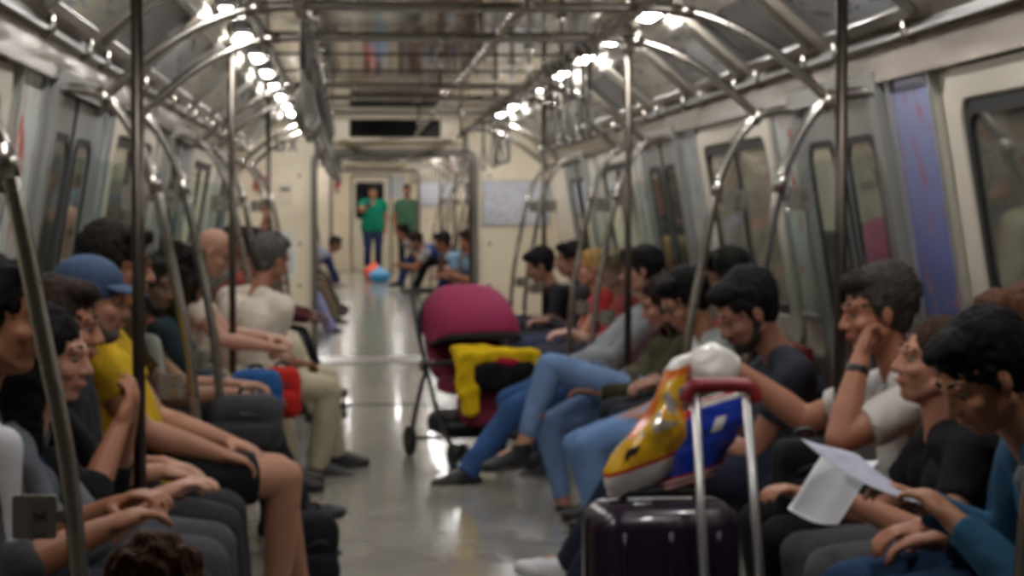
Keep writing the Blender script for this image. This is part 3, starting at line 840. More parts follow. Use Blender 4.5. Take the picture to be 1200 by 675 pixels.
    # legs
    for i, s in enumerate((1, -1)):
        hj = Pv + L * s * .095 * k * b
        if stand: hj = hj - Z * .02
        ft = feet[i]
        if ft is None:
            ft = (Pv + F * .50 * k + L * s * .14 + V((0, 0, z0 + .088 - Pv.z))) if not stand else V((Pv.x, Pv.y, z0 + .088)) + L * s * .11
        ft = V(ft)
        if not stand:
            hz_ = V((ft.x - hj.x, ft.y - hj.y, 0))
            if hz_.length > reach[i] * k: ft = V((hj.x, hj.y, ft.z)) + hz_ * (reach[i] * k / hz_.length)
        hint = V(knees[i]) if knees[i] is not None else (F * .6 + Z * 1. + L * s * .12 if not stand else F)
        kn, an = ik(hj, ft, .45 * k, .43 * k, hint)
        body += [('c', hj, .09 * k * b, kn, .058 * k), ('c', kn, .057 * k, an + (kn - an) * .65, .056 * k), ('c', an + (kn - an) * .65, .056 * k, an, .038 * k)]
        if bot == 'long':
            bots += [('c', hj, .104 * k * b, kn, .074 * k), ('c', kn, .074 * k, an + (kn - an) * .6, .068 * k), ('f', an + (kn - an) * .7, .068 * k, an - (kn - an) * .04, .064 * k)]
        elif bot == 'ankle':
            bots += [('c', hj, .102 * k * b, kn, .07 * k), ('c', kn, .07 * k, an + (kn - an) * .6, .062 * k), ('f', an + (kn - an) * .7, .062 * k, an + (kn - an) * .16, .046 * k)]
        else:
            bots += [('c', hj, .106 * k * b, hj + (kn - hj) * .4, .098 * k * b), ('f', hj + (kn - hj) * .25, .10 * k * b, hj + (kn - hj) * .8, .084 * k)]
        td = footdir[i]
        if td is None:
            sh_ = (an - kn).normalized()
            td = F + L * s * .15
            if not stand and an.z - z0 > .16:      # lifted foot hangs from the shin
                td = (td - sh_ * td.dot(sh_)).normalized() * .9 + sh_ * .25
        td = V(td).normalized()
        body += [('c', an, .037 * k, an + td * .10 * k - Z * .055 * (1 if an.z - z0 < .16 else .4), .024 * k)]
        if not bare:
            shoe('shoe', an, td, mat('shoe_%d_%d_%d' % shoe_c, shoe_c, .55, bump=.1), mat('sole_%d_%d_%d' % sole_c, sole_c, .6), root, Minv, vox, k)
    near = vox < .0075
    gv = max(vox, .009) if near else vox * 1.15
    sm = skin(skin_c)
    fuse('body', body, sm, root, Minv, vox, 2)
    if top != 'none':
        fuse('jacket' if top == 'long' else 'shirt', tops, cloth(top_c), root, Minv, gv, 4, .008 if near else .006, 9., Hc.y * 3)
    fuse('shorts' if bot == 'shorts' else 'trousers', bots, cloth(bot_c), root, Minv, gv, 4, .007, 9., Hc.y * 5)
    # face details
    ey = mat('eye_white', (150, 140, 132), .3); ir = mat('iris_dark', (24, 16, 12), .15); lp = mat('lips_%d' % skin_c[0], (int(skin_c[0] * .92), int(skin_c[1] * .72), int(skin_c[2] * .72)), .45)
    hm = hairm(hair_c)
    for s in (-1, 1):
        v_, f_ = [], []; ell_mesh(v_, f_, Minv @ hh(.071, s * .032, .006), (.0115 * k,) * 3, None, 10, 7)
        e = MB().add(v_, f_, 0, True).build('eye', ey, root)
        v_, f_ = [], []; ell_mesh(v_, f_, Minv @ hh(.0775, s * .032, .002), (.0072 * k,) * 3, None, 8, 6)
        MB().add(v_, f_, 0, True).build('iris', ir, e)
        MB().tube([Minv @ hh(.089, s * .014, .031), Minv @ hh(.089, s * .032, .037), Minv @ hh(.072, s * .055, .031)], [.0035 * k, .005 * k, .003 * k], 7, sub=3).build('eyebrow', hm, root)
    MB().tube([Minv @ hh(.087, -.024, -.061), Minv @ hh(.0985, 0, -.058), Minv @ hh(.087, .024, -.061)], [.003 * k, .0055 * k, .003 * k], 7, sub=3).build('mouth', lp, root)
    # hair
    hv = .007 if near else vox
    cap = [('e', hh(-.024, 0, .045), (.104 * k, .087 * k, .094 * k), HR), ('e', hh(-.055, 0, -.012), (.056 * k, .075 * k, .068 * k), HR)]
    side_ = [('c', hh(.012, s * .075, .03), .014 * k, hh(.012, s * .077, -.012), .008 * k) for s in (-1, 1)]
    hp_ = []
    if hair == 'short': hp_ = cap + side_ + [('e', hh(.035, 0, .098), (.055 * k, .062 * k, .03 * k), HR)]
    elif hair == 'full': hp_ = cap + side_ + [('e', hh(.03, 0, .10), (.07 * k, .07 * k, .038 * k), HR), ('e', hh(-.04, 0, .05), (.105 * k, .095 * k, .1 * k), HR)]
    elif hair == 'bald': hp_ = [('c', hh(-.05, s * .06, -.02), .026 * k, hh(.0, s * .072, .0), .014 * k) for s in (-1, 1)] + [('e', hh(-.075, 0, -.03), (.035 * k, .06 * k, .03 * k), HR)]
    elif hair == 'long':
        hp_ = cap + side_
        for s in (-1, 1):
            hp_ += [('c', hh(.03, s * .07, .06), .02 * k, hh(.0, s * .088, -.06), .03 * k), ('c', hh(.0, s * .085, -.06), .03 * k, hh(-.0, s * .09, -.17), .034 * k), ('c', hh(.0, s * .09, -.17), .034 * k, hh(.02, s * .085, -.27), .02 * k),
                    ('c', hh(-.06, s * .05, -.05), .05 * k, hh(-.075, s * .05, -.22), .035 * k)]
    elif hair == 'big':
        hp_ = [('e', hh(-.04, 0, .045), (.13 * k, .12 * k, .12 * k), HR)]
        for s in (-1, 1): hp_ += [('e', hh(-.03, s * .085, -.03), (.09 * k, .06 * k, .10 * k), HR), ('e', hh(-.05, s * .07, -.12), (.075 * k, .06 * k, .09 * k), HR)]
        hp_ += [('e', hh(-.09, 0, -.06), (.07 * k, .10 * k, .12 * k), HR)]
    elif hair == 'bun': hp_ = cap + side_ + [('e', hh(-.125, 0, .03), (.038 * k, .038 * k, .038 * k), HR)]
    elif hair == 'pony': hp_ = cap + side_ + [('c', hh(-.11, 0, .03), .03 * k, hh(-.14, 0, -.06), .032 * k), ('c', hh(-.14, 0, -.06), .032 * k, hh(-.12, 0, -.18), .012 * k)]
    elif hair == 'cap': hp_ = [cap[1]] + side_
    fuse('hair', hp_, hm, root, Minv, hv, 2, .006 if hair != 'big' else .016, 45. if hair != 'big' else 28., Hc.y)
    for ex in extras:
        if ex[0] == 'cap':
            c_ = cloth(ex[1])
            o = fuse('cap', [('e', hh(-.018, 0, .058), (.111 * k, .092 * k, .086 * k), HR)], c_, root, Minv, hv, 2)
            mb = MB(); top_, bt = [], []
            n_ = 12
            for i_ in range(n_ + 1):
                a = -PI / 2 + PI * i_ / n_
                top_.append((math.cos(a), math.sin(a)))
            outer = [hh(.055 + .115 * c, .078 * s_, .055 - .02 * c - .012 * s_ * s_) for c, s_ in top_]
            inner = [hh(.045 + .045 * c, .076 * s_, .06 - .006 * s_ * s_) for c, s_ in top_]
            up_ = HR @ V((0, 0, .006))
            vv = [Minv @ p for p in outer + inner + [q + up_ for q in outer] + [q + up_ for q in inner]]; N = n_ + 1; fs = []
            for i_ in range(n_):
                fs += [(i_, i_ + 1, N + i_ + 1, N + i_), (2 * N + i_, 3 * N + i_, 3 * N + i_ + 1, 2 * N + i_ + 1), (i_, 2 * N + i_, 2 * N + i_ + 1, i_ + 1), (N + i_, N + i_ + 1, 3 * N + i_ + 1, 3 * N + i_)]
            fs += [(0, N, 3 * N, 2 * N), (n_, 2 * N + n_, 3 * N + n_, N + n_)]
            mb.add(vv, fs, 0, True).build('brim', c_, o)
        elif ex[0] == 'beard':
            fuse('beard', [('e', hh(.052, 0, -.092), (.04 * k, .044 * k, .03 * k), HR)] + [('c', hh(.002, s * .062, -.03), .018 * k, hh(.03, s * .05, -.08), .02 * k) for s in (-1, 1)] +
                 [('c', hh(.03, s * .05, -.08), .02 * k, hh(.065, 0, -.098), .02 * k) for s in (-1, 1)] + [('c', hh(.094, -.024, -.047), .006 * k, hh(.1, 0, -.044), .007 * k), ('c', hh(.094, .024, -.047), .006 * k, hh(.1, 0, -.044), .007 * k)],
                 hairm(ex[1]), root, Minv, hv, 2, .003, 60)
        elif ex[0] == 'glasses':
            m_ = mat('glasses_frame', (20, 18, 18), .3); mb = MB()
            up = ex[1] if len(ex) > 1 else 0.
            for s in (-1, 1):
                pts = [Minv @ hh(.1 - .004 - up * .02, s * .034 + .024 * math.cos(2 * PI * j / 12), .004 + up + .018 * math.sin(2 * PI * j / 12)) for j in range(12)]
                mb.tube(pts, .0028 * k, 6, closed=True)
                mb.tube([Minv @ hh(.094 - up * .02, s * .058, .008 + up), Minv @ hh(.05, s * .086, .008 + up), Minv @ hh(-.02, s * .088, .006 + up)], .0028 * k, 6)
            mb.tube([Minv @ hh(.098 - up * .02, -.01, .006 + up), Minv @ hh(.098 - up * .02, .01, .006 + up)], .0028 * k, 6)
            mb.build('glasses', m_, root)
        elif ex[0] == 'watch':
            s = ex[1]; wp, fd = wr[s]; q = wp - fd * .035
            fuse('watch', [('f', q - fd * .013, .036 * k, q + fd * .013, .035 * k)], BLACKP, root, Minv, .006, 1)
        elif ex[0] == 'collar':
            m_ = cloth(ex[1])
            fuse('collar', [('c', NB + S * .052 * k + T * .012 + Fb * .01, .026 * k, NB + Fb * .07 * k - T * .045, .02 * k), ('c', NB - S * .052 * k + T * .012 + Fb * .01, .026 * k, NB + Fb * .07 * k - T * .045, .02 * k), ('c', NB - S * .05 * k - Fb * .035 + T * .015, .026 * k, NB + S * .05 * k - Fb * .035 + T * .015, .026 * k)], m_, root, Minv, hv, 2)
        elif ex[0] == 'tee':      # under-shirt showing in an open jacket
            fuse('inner_shirt', [('c', sp(.3, 0, .10), .05 * k, sp(.84, 0, .10), .046 * k)], cloth(ex[1]), root, Minv, gv, 2)
        elif ex[0] == 'hood':
            fuse('hood', [('c', NB + S * .06 * k - Fb * .03, .04 * k, NB - Fb * .085 * k - T * .03, .05 * k), ('c', NB - S * .06 * k - Fb * .03, .04 * k, NB - Fb * .085 * k - T * .03, .05 * k), ('c', NB + S * .06 * k - Fb * .03, .036 * k, NB + Fb * .06 * k - T * .05, .024 * k), ('c', NB - S * .06 * k - Fb * .03, .036 * k, NB + Fb * .06 * k - T * .05, .024 * k)], cloth(ex[1]), root, Minv, gv, 3)
        elif ex[0] == 'vest':
            fuse('vest', [(p[0], p[1], p[2] + .024, p[3], p[4] + .024) if p[0] == 'c' else ('e', p[1], tuple(x + .02 for x in p[2])) for p in torso if not (p[0] == 'c' and p[2] < .055 * k)], cloth(ex[1]), root, Minv, gv, 3, .006, 9)
        elif ex[0] == 'cuff':
            s_ = ex[2]; sh = sp(.90, s_ * shw)
            el = None
        elif ex[0] == 'necklace':
            pts = [NB + S * .06 * k + T * .0 + Fb * .02, sp(.75, .03, .125), sp(.5, 0, .145), sp(.75, -.03, .125), NB - S * .06 * k + Fb * .02]
            MB().tube([Minv @ p for p in pts], .007, 8, sub=5).build('lanyard', cloth(ex[1]), root)
    return root
N_, M_, F_ = .0062, .0085, .013
# ---- left bench, nearest first
person('man in grey jacket over white tee, nearest on the left bench, hands clasped', -1, (-5, 374, 4.72), hp=4, skin_c=(152, 102, 76), hair='short', hair_c=(20, 18, 18),
       top='three', top_c=(62, 64, 68), bot_c=(34, 36, 42), hands=(P(128, 598, 4.78), P(118, 622, 4.62)), vox=N_, extras=(('collar', (205, 205, 205)), ('tee', (200, 200, 202))), k=1.05)
person('smiling woman with long black hair and grey denim jacket on the left bench', -1, (58, 418, 5.25), hy=-12, hp=6, skin_c=(176, 128, 108), hair='long', hair_c=(16, 14, 14),
       top='three', top_c=(92, 98, 104), bot_c=(56, 58, 64), hands=(P(195, 580, 5.3), P(178, 590, 5.15)), vox=N_, female=True, extras=(('necklace', (40, 70, 110)), ('tee', (30, 32, 36))), k=.96)
person('brown haired man in black jacket with hands raised before his chest, left bench', -1, (72, 385, 5.85), hp=4, skin_c=(160, 108, 82), hair='full', hair_c=(46, 36, 30),
       top='three', top_c=(24, 24, 27), bot_c=(66, 66, 72), hands=(P(150, 492, 5.95), P(138, 506, 5.75)), vox=N_, elbows=((.2, .4, -.9), (.2, -.4, -.9)))
person('man in blue-grey baseball cap with greying beard on the left bench', -1, (108, 354, 6.52), hp=6, skin_c=(170, 122, 98), hair='cap', hair_c=(60, 52, 48),
       top='short', top_c=(40, 40, 44), bot_c=(44, 44, 50), vox=N_, extras=(('cap', (74, 92, 122)), ('beard', (90, 80, 74))))
person('dark haired man in yellow tee and black shorts behind the man in the cap', -1, (140, 313, 7.06), hp=6, hy=-10, hipx=1.10, low=True, build=1.08, skin_c=(170, 122, 98), hair='full', hair_c=(30, 26, 24),
       top='short', top_c=(196, 160, 30), bot='shorts', bot_c=(26, 26, 30), hands=(P(278, 528, 7.2), P(262, 538, 6.95)), vox=N_, elbows=((.1, .2, -1), (.1, -.2, -1)),
       feet=(P(350, 690, 7.5), P(322, 708, 7.15)), shoe_c=(40, 40, 44), k=1.05)
person('bearded man in brown shirt with white sleeves, arm over a grey bag', -1, (174, 336, 9.0), hp=10, hy=-10, skin_c=(158, 112, 88), hair='short', hair_c=(30, 26, 26),
       top='short', top_c=(74, 52, 42), bot_c=(28, 28, 32), hands=(P(280, 452, 9.1), P(272, 462, 8.85)), vox=N_, extras=(('beard', (34, 28, 26)), ('collar', (205, 202, 198)), ('tee', (205, 202, 198))),
       feet=(P(372, 592, 9.2), P(384, 632, 9.1)), shoe_c=(30, 30, 34), sole_c=(200, 194, 176))
person('woman with big dark curly hair and dark top beside the blue backpack', -1, (217, 326, 9.75), hp=8, hy=12, skin_c=(140, 98, 78), hair='big', hair_c=(26, 20, 18),
       top='three', top_c=(34, 50, 62), bot_c=(34, 44, 82), hands=(P(338, 486, 9.75), P(318, 470, 9.6)), vox=M_, female=True)
person('bald man in off-white shirt bowing his head on the left bench', -1, (252, 296, 11.2), hp=28, hy=-15, skin_c=(184, 140, 118), hair='bald', hair_c=(110, 90, 66),
       top='short', top_c=(206, 198, 180), bot_c=(150, 140, 118), hands=(P(330, 405, 11.2), P(318, 408, 11.05)), vox=M_)
person('grey haired man in striped cream shirt and khaki trousers leaning into the aisle', -1, (318, 305, 11.8), hp=12, hy=38, turn=48, low=True, hipx=.98, skin_c=(150, 104, 84), hair='full', hair_c=(82, 80, 78),
       top='short', top_c=(212, 202, 186), bot_c=(188, 178, 152), hands=(P(352, 436, 12.15), P(350, 425, 11.8)), vox=M_, feet=(P(392, 530, 12.1), P(372, 544, 11.8)), shoe_c=(44, 42, 42),
       build=1.12)
person('dark haired passenger raising an arm to hold the third left pole', -1, (278, 285, 15.5), hp=2, skin_c=(164, 112, 88), hair='short', hair_c=(34, 28, 26), top='short', top_c=(120, 120, 122),
       bot_c=(44, 44, 52), hands=(V((-1.03, 15.95, P(0, 248, 15.95).z)) + V((0, -.07, -.05)), None), curl=(.9, .45), vox=M_, elbows=((.4, .3, -.8), None))
person('passenger in cream trousers behind the grey haired man on the left', -1, (300, 291, 13.85), hp=10, skin_c=(150, 108, 84), hair='short', hair_c=(40, 34, 30), top='short', top_c=(150, 60, 60), bot_c=(196, 186, 160),
       vox=M_, feet=(P(385, 470, 14.0), P(380, 478, 13.8)), shoe_c=(40, 38, 36))
person('passenger in maroon top and black trousers at the far end of the left bench', -1, (322, 294, 16.3), hp=20, skin_c=(98, 66, 54), hair='short', hair_c=(26, 22, 22), top='long', top_c=(84, 40, 44), bot_c=(20, 20, 22),
       hands=(P(372, 372, 16.4), P(366, 376, 16.2)), feet=(P(402, 452, 16.5), P(388, 452, 16.2)), vox=M_)
person('small child with brown hair standing at the bottom left among the knees', -1, (170, 704, 3.0), hp=0, hy=-140, skin_c=(180, 132, 108), hair='big', hair_c=(88, 54, 34), top='short', top_c=(120, 90, 100), bot_c=(60, 60, 80), vox=M_, k=.58, stand=True)
# ---- right bench, nearest first
person('black haired boy in teal blue jacket with grey hood bending over sheets of paper', 1, (1152, 442, 4.52), hp=32, hy=12, skin_c=(158, 108, 80), hair='full', hair_c=(14, 13, 14),
       top='long', top_c=(44, 84, 110), bot_c=(40, 46, 74), hands=(P(1120, 612, 4.45), P(1082, 590, 4.85)), vox=N_, extras=(('hood', (122, 124, 128)),), k=.98, elbows=((.2, -.5, -.8), (.2, .5, -.8)))
person('passenger in dark top showing only brown hair behind the boy', 1, (1192, 402, 5.06), hp=6, skin_c=(160, 104, 80), hair='full', hair_c=(92, 60, 44), top='long', top_c=(34, 66, 92), bot_c=(36, 60, 90), vox=M_)
person('brown haired woman in black tee looking up, beside the boy', 1, (1095, 426, 5.6), hp=-8, skin_c=(178, 126, 102), hair='bun', hair_c=(58, 40, 32),
       top='short', top_c=(24, 24, 27), bot_c=(78, 78, 82), hands=(P(1003, 590, 5.35), P(946, 582, 5.75)), vox=N_, female=True, k=.98, reach=(.4, .4), elbows=((.3, -.5, -.8), (.3, .5, -.8)))
person('grey haired older man in white polo resting his head on his fist', 1, (1027, 366, 6.15), hp=8, hy=4, skin_c=(166, 112, 88), hair='full', hair_c=(66, 60, 56),
       top='short', top_c=(214, 208, 202), bot_c=(28, 28, 30), hands=(P(1008, 422, 6.0), P(868, 436, 6.5)), vox=N_, extras=(('collar', (150, 150, 152)), ('watch', 1)),
       elbows=((-.9, -.3, -.7), (-.1, .3, -1)), curl=(1.1, .7), build=1.05, sleeve=.7, reach=(.4, .4))
person('man in dark navy tee bowing his head behind the trolley handle', 1, (874, 366, 7.08), hp=30, hy=14, skin_c=(156, 110, 90), hair='full', hair_c=(26, 24, 26),
       top='short', top_c=(44, 48, 58), bot_c=(32, 36, 52), hands=(P(800, 520, 7.1), P(770, 520, 7.4)), vox=N_, extras=(('beard', (50, 44, 42)),), feet=(P(680, 690, 7.0), P(672, 660, 7.5)), shoe_c=(206, 206, 208), sole_c=(190, 190, 190), build=1.04, hipx=.98, low=True, reach=(.74, .74))
person('young man with glasses and black hair in pale tee and light blue jeans', 1, (802, 354, 9.1), hp=28, hy=16, skin_c=(164, 112, 86), hair='full', hair_c=(16, 15, 16),
       top='short', top_c=(176, 178, 178), bot_c=(104, 134, 176), hands=(P(712, 512, 8.95), P(722, 500, 9.2)), vox=N_, hipx=1.0, low=True, extras=(('glasses',),), feet=(P(708, 640, 8.9), P(716, 630, 9.3)))
person('black haired passenger half hidden behind the man with glasses', 1, (848, 326, 9.75), hp=12, skin_c=(150, 108, 86), hair='full', hair_c=(18, 17, 18), top='long', top_c=(38, 38, 42), vox=M_)
person('woman with long dark hair, olive jacket and light jeans, legs crossed, holding a phone', 1, (775, 355, 10.35), hp=22, hy=6, skin_c=(178, 126, 104), hair='long', hair_c=(36, 24, 22),
       top='long', top_c=(62, 60, 42), bot='ankle', bot_c=(108, 134, 172), hands=(P(700, 458, 10.2), P(694, 470, 10.45)), vox=N_, female=True, feet=(P(612, 528, 10.15), P(662, 600, 10.3)), shoe_c=(24, 23, 25),
       footdir=((-1, .1, -.12), (-1, -.2, 0)), knees=((-.8, 0, .7), (-.8, 0, .7)), hipx=.96, low=True)
person('man in grey hooded sweatshirt and blue jeans, leg stretched into the aisle', 1, (750, 318, 11.6), hp=6, skin_c=(168, 122, 104), hair='full', hair_c=(26, 25, 27),
       top='long', top_c=(128, 132, 136), bot_c=(52, 82, 128), hands=(P(662, 428, 11.5), P(655, 432, 11.8)), vox=N_, knees=((-1, 0, .45), None), feet=(P(548, 553, 11.35), P(648, 546, 11.7)), shoe_c=(28, 26, 26), sole_c=(120, 100, 66), reach=(.86, .7), hipx=.88, low=True,
       extras=(('hood', (138, 142, 146)), ('glasses', .075)), build=1.1)
person('light haired passenger between the grey sweatshirt and the blond woman', 1, (720, 318, 13.75), hp=6, skin_c=(190, 146, 128), hair='full', hair_c=(150, 128, 96), top='short', top_c=(170, 60, 60), vox=M_, bot_c=(60, 60, 70))
person('blond woman in red top sitting in profile on the right bench', 1, (693, 314, 14.75), hp=4, skin_c=(190, 138, 112), hair='bun', hair_c=(176, 140, 84),
       top='none' if False else 'short', top_c=(176, 46, 50), bot_c=(50, 54, 80), hands=(P(640, 408, 14.6), P(634, 412, 14.9)), vox=M_, female=True, sleeve=.25, build=1.05)
person('black haired passenger partly behind the blond woman', 1, (668, 305, 15.4), hp=6, skin_c=(150, 108, 88), hair='full', hair_c=(20, 19, 20), top='long', top_c=(52, 50, 54), vox=M_)
person('black haired man in dark tee leaning forward at the end of the right bench', 1, (632, 312, 15.95), hp=22, skin_c=(150, 108, 86), hair='full', hair_c=(24, 22, 22),
       top='short', top_c=(34, 36, 42), bot_c=(40, 42, 50), hands=(P(612, 405, 15.8), P(606, 408, 16.1)), vox=M_, feet=(P(512, 446, 15.9), P(506, 440, 16.2)))
# ---- far car
person('passenger in lavender trousers, nearest on the left of the far car', -1, (337, 290, 25.4), skin_c=(130, 90, 70), top='short', top_c=(110, 110, 130), bot_c=(158, 160, 206), vox=F_, feet=(P(404, 388, 25.6), P(394, 386, 25.2)))
person('passenger in taupe trousers with legs crossed on the left of the far car', -1, (350, 285, 27.4), skin_c=(140, 100, 80), top='short', top_c=(150, 140, 120), bot_c=(122, 106, 88), vox=F_, feet=(P(412, 362, 27.6), P(396, 372, 27.3)), shoe_c=(60, 40, 32))
person('passenger in black trousers beyond the taupe trousers in the far car', -1, (357, 281, 30.0), skin_c=(140, 100, 80), top='long', top_c=(40, 40, 44), bot_c=(22, 22, 24), vox=F_, feet=(P(412, 356, 30.2), P(405, 356, 29.8)))
person('farthest seated passenger on the left, in blue jeans and pale shirt', -1, (393, 286, 35.0), hp=20, skin_c=(150, 105, 85), hair_c=(60, 56, 54), top='short', top_c=(150, 160, 176), bot_c=(44, 58, 96), vox=F_, feet=(P(416, 331, 35.2), P(410, 331, 34.8)), shoe_c=(205, 200, 195))
person('passenger in orange top, nearest on the right of the far car', 1, (549, 282, 25.0), hp=16, skin_c=(160, 108, 80), hair='full', hair_c=(52, 40, 34), top='short', top_c=(214, 92, 36), bot_c=(80, 70, 62), hands=(P(530, 322, 24.9), P(527, 324, 25.3)), vox=F_)
person('passenger in light blue shirt and dark jeans, legs crossed in the far car', 1, (518, 284, 28.0), hp=14, skin_c=(150, 102, 78), hair='full', hair_c=(40, 36, 34), top='short', top_c=(140, 178, 204), bot='ankle', bot_c=(38, 52, 92), hands=(P(516, 322, 27.9), P(512, 325, 28.3)), vox=F_,
       feet=(P(478, 360, 28.0), P(488, 366, 28.3)), shoe_c=(60, 60, 58), sole_c=(160, 150, 130))
person('man in striped shirt with blue jacket leaning on his knees in the far car', 1, (487, 283, 34.6), hp=24, skin_c=(160, 110, 86), hair='full', hair_c=(44, 36, 32), top='short', top_c=(170, 170, 172), bot_c=(26, 26, 30), hands=(P(470, 310, 34.5), P(468, 312, 34.8)), vox=F_,
       extras=(('vest', (50, 78, 136)), ('beard', (60, 48, 42))), feet=(P(462, 337, 34.5), P(470, 337, 34.9)), k=1.05)
person('dark haired seated woman at the far right end, before the standing men', 1, (471, 272, 36.0), hp=6, skin_c=(150, 106, 88), hair='full', hair_c=(22, 20, 22), top='short', top_c=(140, 136, 142), bot_c=(52, 66, 110), vox=F_, feet=(P(452, 330, 36.0), P(458, 330, 36.3)))
pm = P(437, 220, 42.6)
person('man in dark green tee and jeans standing before the far door, looking at his phone', -1, (437, 224, 42.6), hp=22, skin_c=(150, 106, 84), hair='short', hair_c=(24, 22, 22), top='short', top_c=(12, 112, 92), bot_c=(34, 44, 78), vox=F_, stand=True,
       hands=(None, P(433, 240, 42.6) + V((0, -.30, 0))), elbows=(None, (-.6, -.1, -.8)), k=1.04, build=1.1)
person('bearded man in faded green tee leaning by the far right gangway edge', -1, (477, 223, 43.2), hp=4, skin_c=(150, 106, 84), hair='short', hair_c=(36, 30, 28), top='short', top_c=(66, 104, 84), bot_c=(40, 44, 54), vox=F_, stand=True, extras=(('beard', (40, 34, 32)),), k=1.02, build=1.05)

# ------------------------------------------------------------------ things carried along
def at(o_loc): return lambda *p: V(p)
# sheets of paper in the boy's hands
def paper(name, label, c, u, v, wd, ht, curve, m):
    """a sheet spanned by u (width) and v (height), slightly bent"""
    t = bpy.data.meshes.new(name); nx = 12; vv = []; ff = []
    n = u.cross(v).normalized()
    for th in (0, .0012):
        for i in range(nx + 1):
            for j in range(nx + 1):
                a = i / nx - .5; b = j / nx - .5
                vv.append(u * a * wd + v * b * ht + n * (curve * (4 * a * a) + curve * .5 * math.sin(b * 3) + th))
    N = (nx + 1) ** 2
    for i in range(nx):
        for j in range(nx):
            q = (i * (nx + 1) + j, (i + 1) * (nx + 1) + j, (i + 1) * (nx + 1) + j + 1, i * (nx + 1) + j + 1)
            ff.append(q); ff.append(tuple(N + x for x in q[::-1]))
    for i in range(nx):
        for a, b in ((i * (nx + 1), (i + 1) * (nx + 1)), (i * (nx + 1) + nx, (i + 1) * (nx + 1) + nx), (i, i + 1), (nx * (nx + 1) + i, nx * (nx + 1) + i + 1)):
            ff.append((a, b, N + b, N + a))
    t.from_pydata(vv, [], ff); t.polygons.foreach_set('use_smooth', [True] * len(ff))
    o = link(name, t, m); o.location = c; return tag(o, label, 'paper')
PAPER = mat('white_paper', (222, 222, 226), .7, var=.05, vs_=25)
PAPER2 = mat('printed_paper', (186, 188, 206), .6, var=.16, vs_=30)
a = P(962, 530, 4.95); b = P(1100, 606, 4.6); u = (b - a); wd = u.length; u.normalize(); v = V((-.12, .95, .10)); v = (v - u * v.dot(u)).normalized()
paper('paper_sheet', 'lilac printed sheet held up by the boy in teal', (a + b) / 2 + v * .02, u, v, wd, .2, .02, PAPER2)
a = P(955, 568, 5.0); b = P(1050, 596, 4.85); u = (b - a); wd = .14; u.normalize(); v = V((-.1, .7, .45)); v = (v - u * v.dot(u)).normalized()
paper('paper_sheet', 'white sheet hanging below the lilac sheet in the boy\'s hands', a.lerp(b, .25), u, v, wd, .2, .02, PAPER)

# suitcase with trolley handle
SX, SY = .43, 5.8
t = empty('suitcase', 'dark purple suitcase with red topped silver trolley handle in the aisle', 'suitcase', (SX, SY, 0), math.radians(6))
PURP = mat('purple_shell', (34, 20, 40), .3, bump=.05, bs=200, coat=.4)
HW = .205
def rr3(w_, d_, z, r=.07): return [V((x, y, z)) for x, y in rrect(-w_, -d_, w_, d_, r, 5)]
MB().loft([rr3(HW - .03, .10, .045, .05), rr3(HW - .006, .125, .07), rr3(HW, .13, .1), rr3(HW, .13, .59), rr3(HW - .006, .125, .63), rr3(HW - .035, .095, .655, .05)]).build('shell', PURP, t)
for x in (-.13, 0, .13): MB().tube([(x, -.13, .1), (x, -.133, .14), (x, -.133, .55), (x, -.13, .59)], .008, 8).build('rib', PURP, t)
m = MB(); m.ring(lambda u_, v_, d: V((u_, d, v_)), rrect(-HW - .004, .05, HW + .004, .66, .07), rrect(-HW + .012, .065, HW - .012, .645, .06), -.012, .012); m.build('zip', BLACKP, t)
hx = (.16, .375)
m = MB()
tL, tR = P(815, 462, SY - .2), P(875, 462, SY - .2); bL, bR = P(826, 690, SY - .2), P(891, 690, SY - .2)
Mi = (Matrix.Translation(t.location) @ Matrix.Rotation(math.radians(6), 4, 'Z')).inverted()
def ext(a_, b_, z): return b_ + (b_ - a_) * ((b_.z - z) / (a_.z - b_.z))
for a_, b_ in ((tL, bL), (tR, bR)):
    g = MB().tube([Mi @ a_, Mi @ ext(a_, b_, .09)], .0125, 12).build('trolley_tube', mat('bright_aluminium_tube', (206, 206, 206), .32, .8), t)
REDP = mat('red_handle_plastic', (128, 26, 34), .45)
d_ = (tR - tL).normalized()
MB().tube([Mi @ (tL - d_ * .025 - V((0, 0, .02))), Mi @ (tL - d_ * .012 + V((0, 0, .016))), Mi @ (tL + d_ * .02 + V((0, 0, .024))), Mi @ (tR - d_ * .02 + V((0, 0, .024))), Mi @ (tR + d_ * .012 + V((0, 0, .016))), Mi @ (tR + d_ * .025 - V((0, 0, .02)))], .02, 12, sub=4).build('grip', REDP, t)
e1 = Mi @ ext(tL, bL, .09); e2 = Mi @ ext(tR, bR, .09)
MB().box((min(e1.x, e2.x) - .04, e1.y - .03, .05), (max(e1.x, e2.x) + .04, -.1, .1)).build('handle_base', BLACKP, t, bevel=.008)
for sx in (-.18, .18):
    for sy in (-.08, .08):
        wb = MB().tube([(sx - .012, sy, .025), (sx + .012, sy, .025)], .025, 16).build('wheel', BLACKP, t)
        MB().box((sx - .02, sy - .015, .025), (sx + .02, sy + .015, .06)).build('fork', DARKM, wb)
MB().tube([(-.1, 0, .65), (-.09, 0, .68), (.09, 0, .68), (.1, 0, .65)], .012, 10, sub=4).build('carry_handle', BLACKP, t)

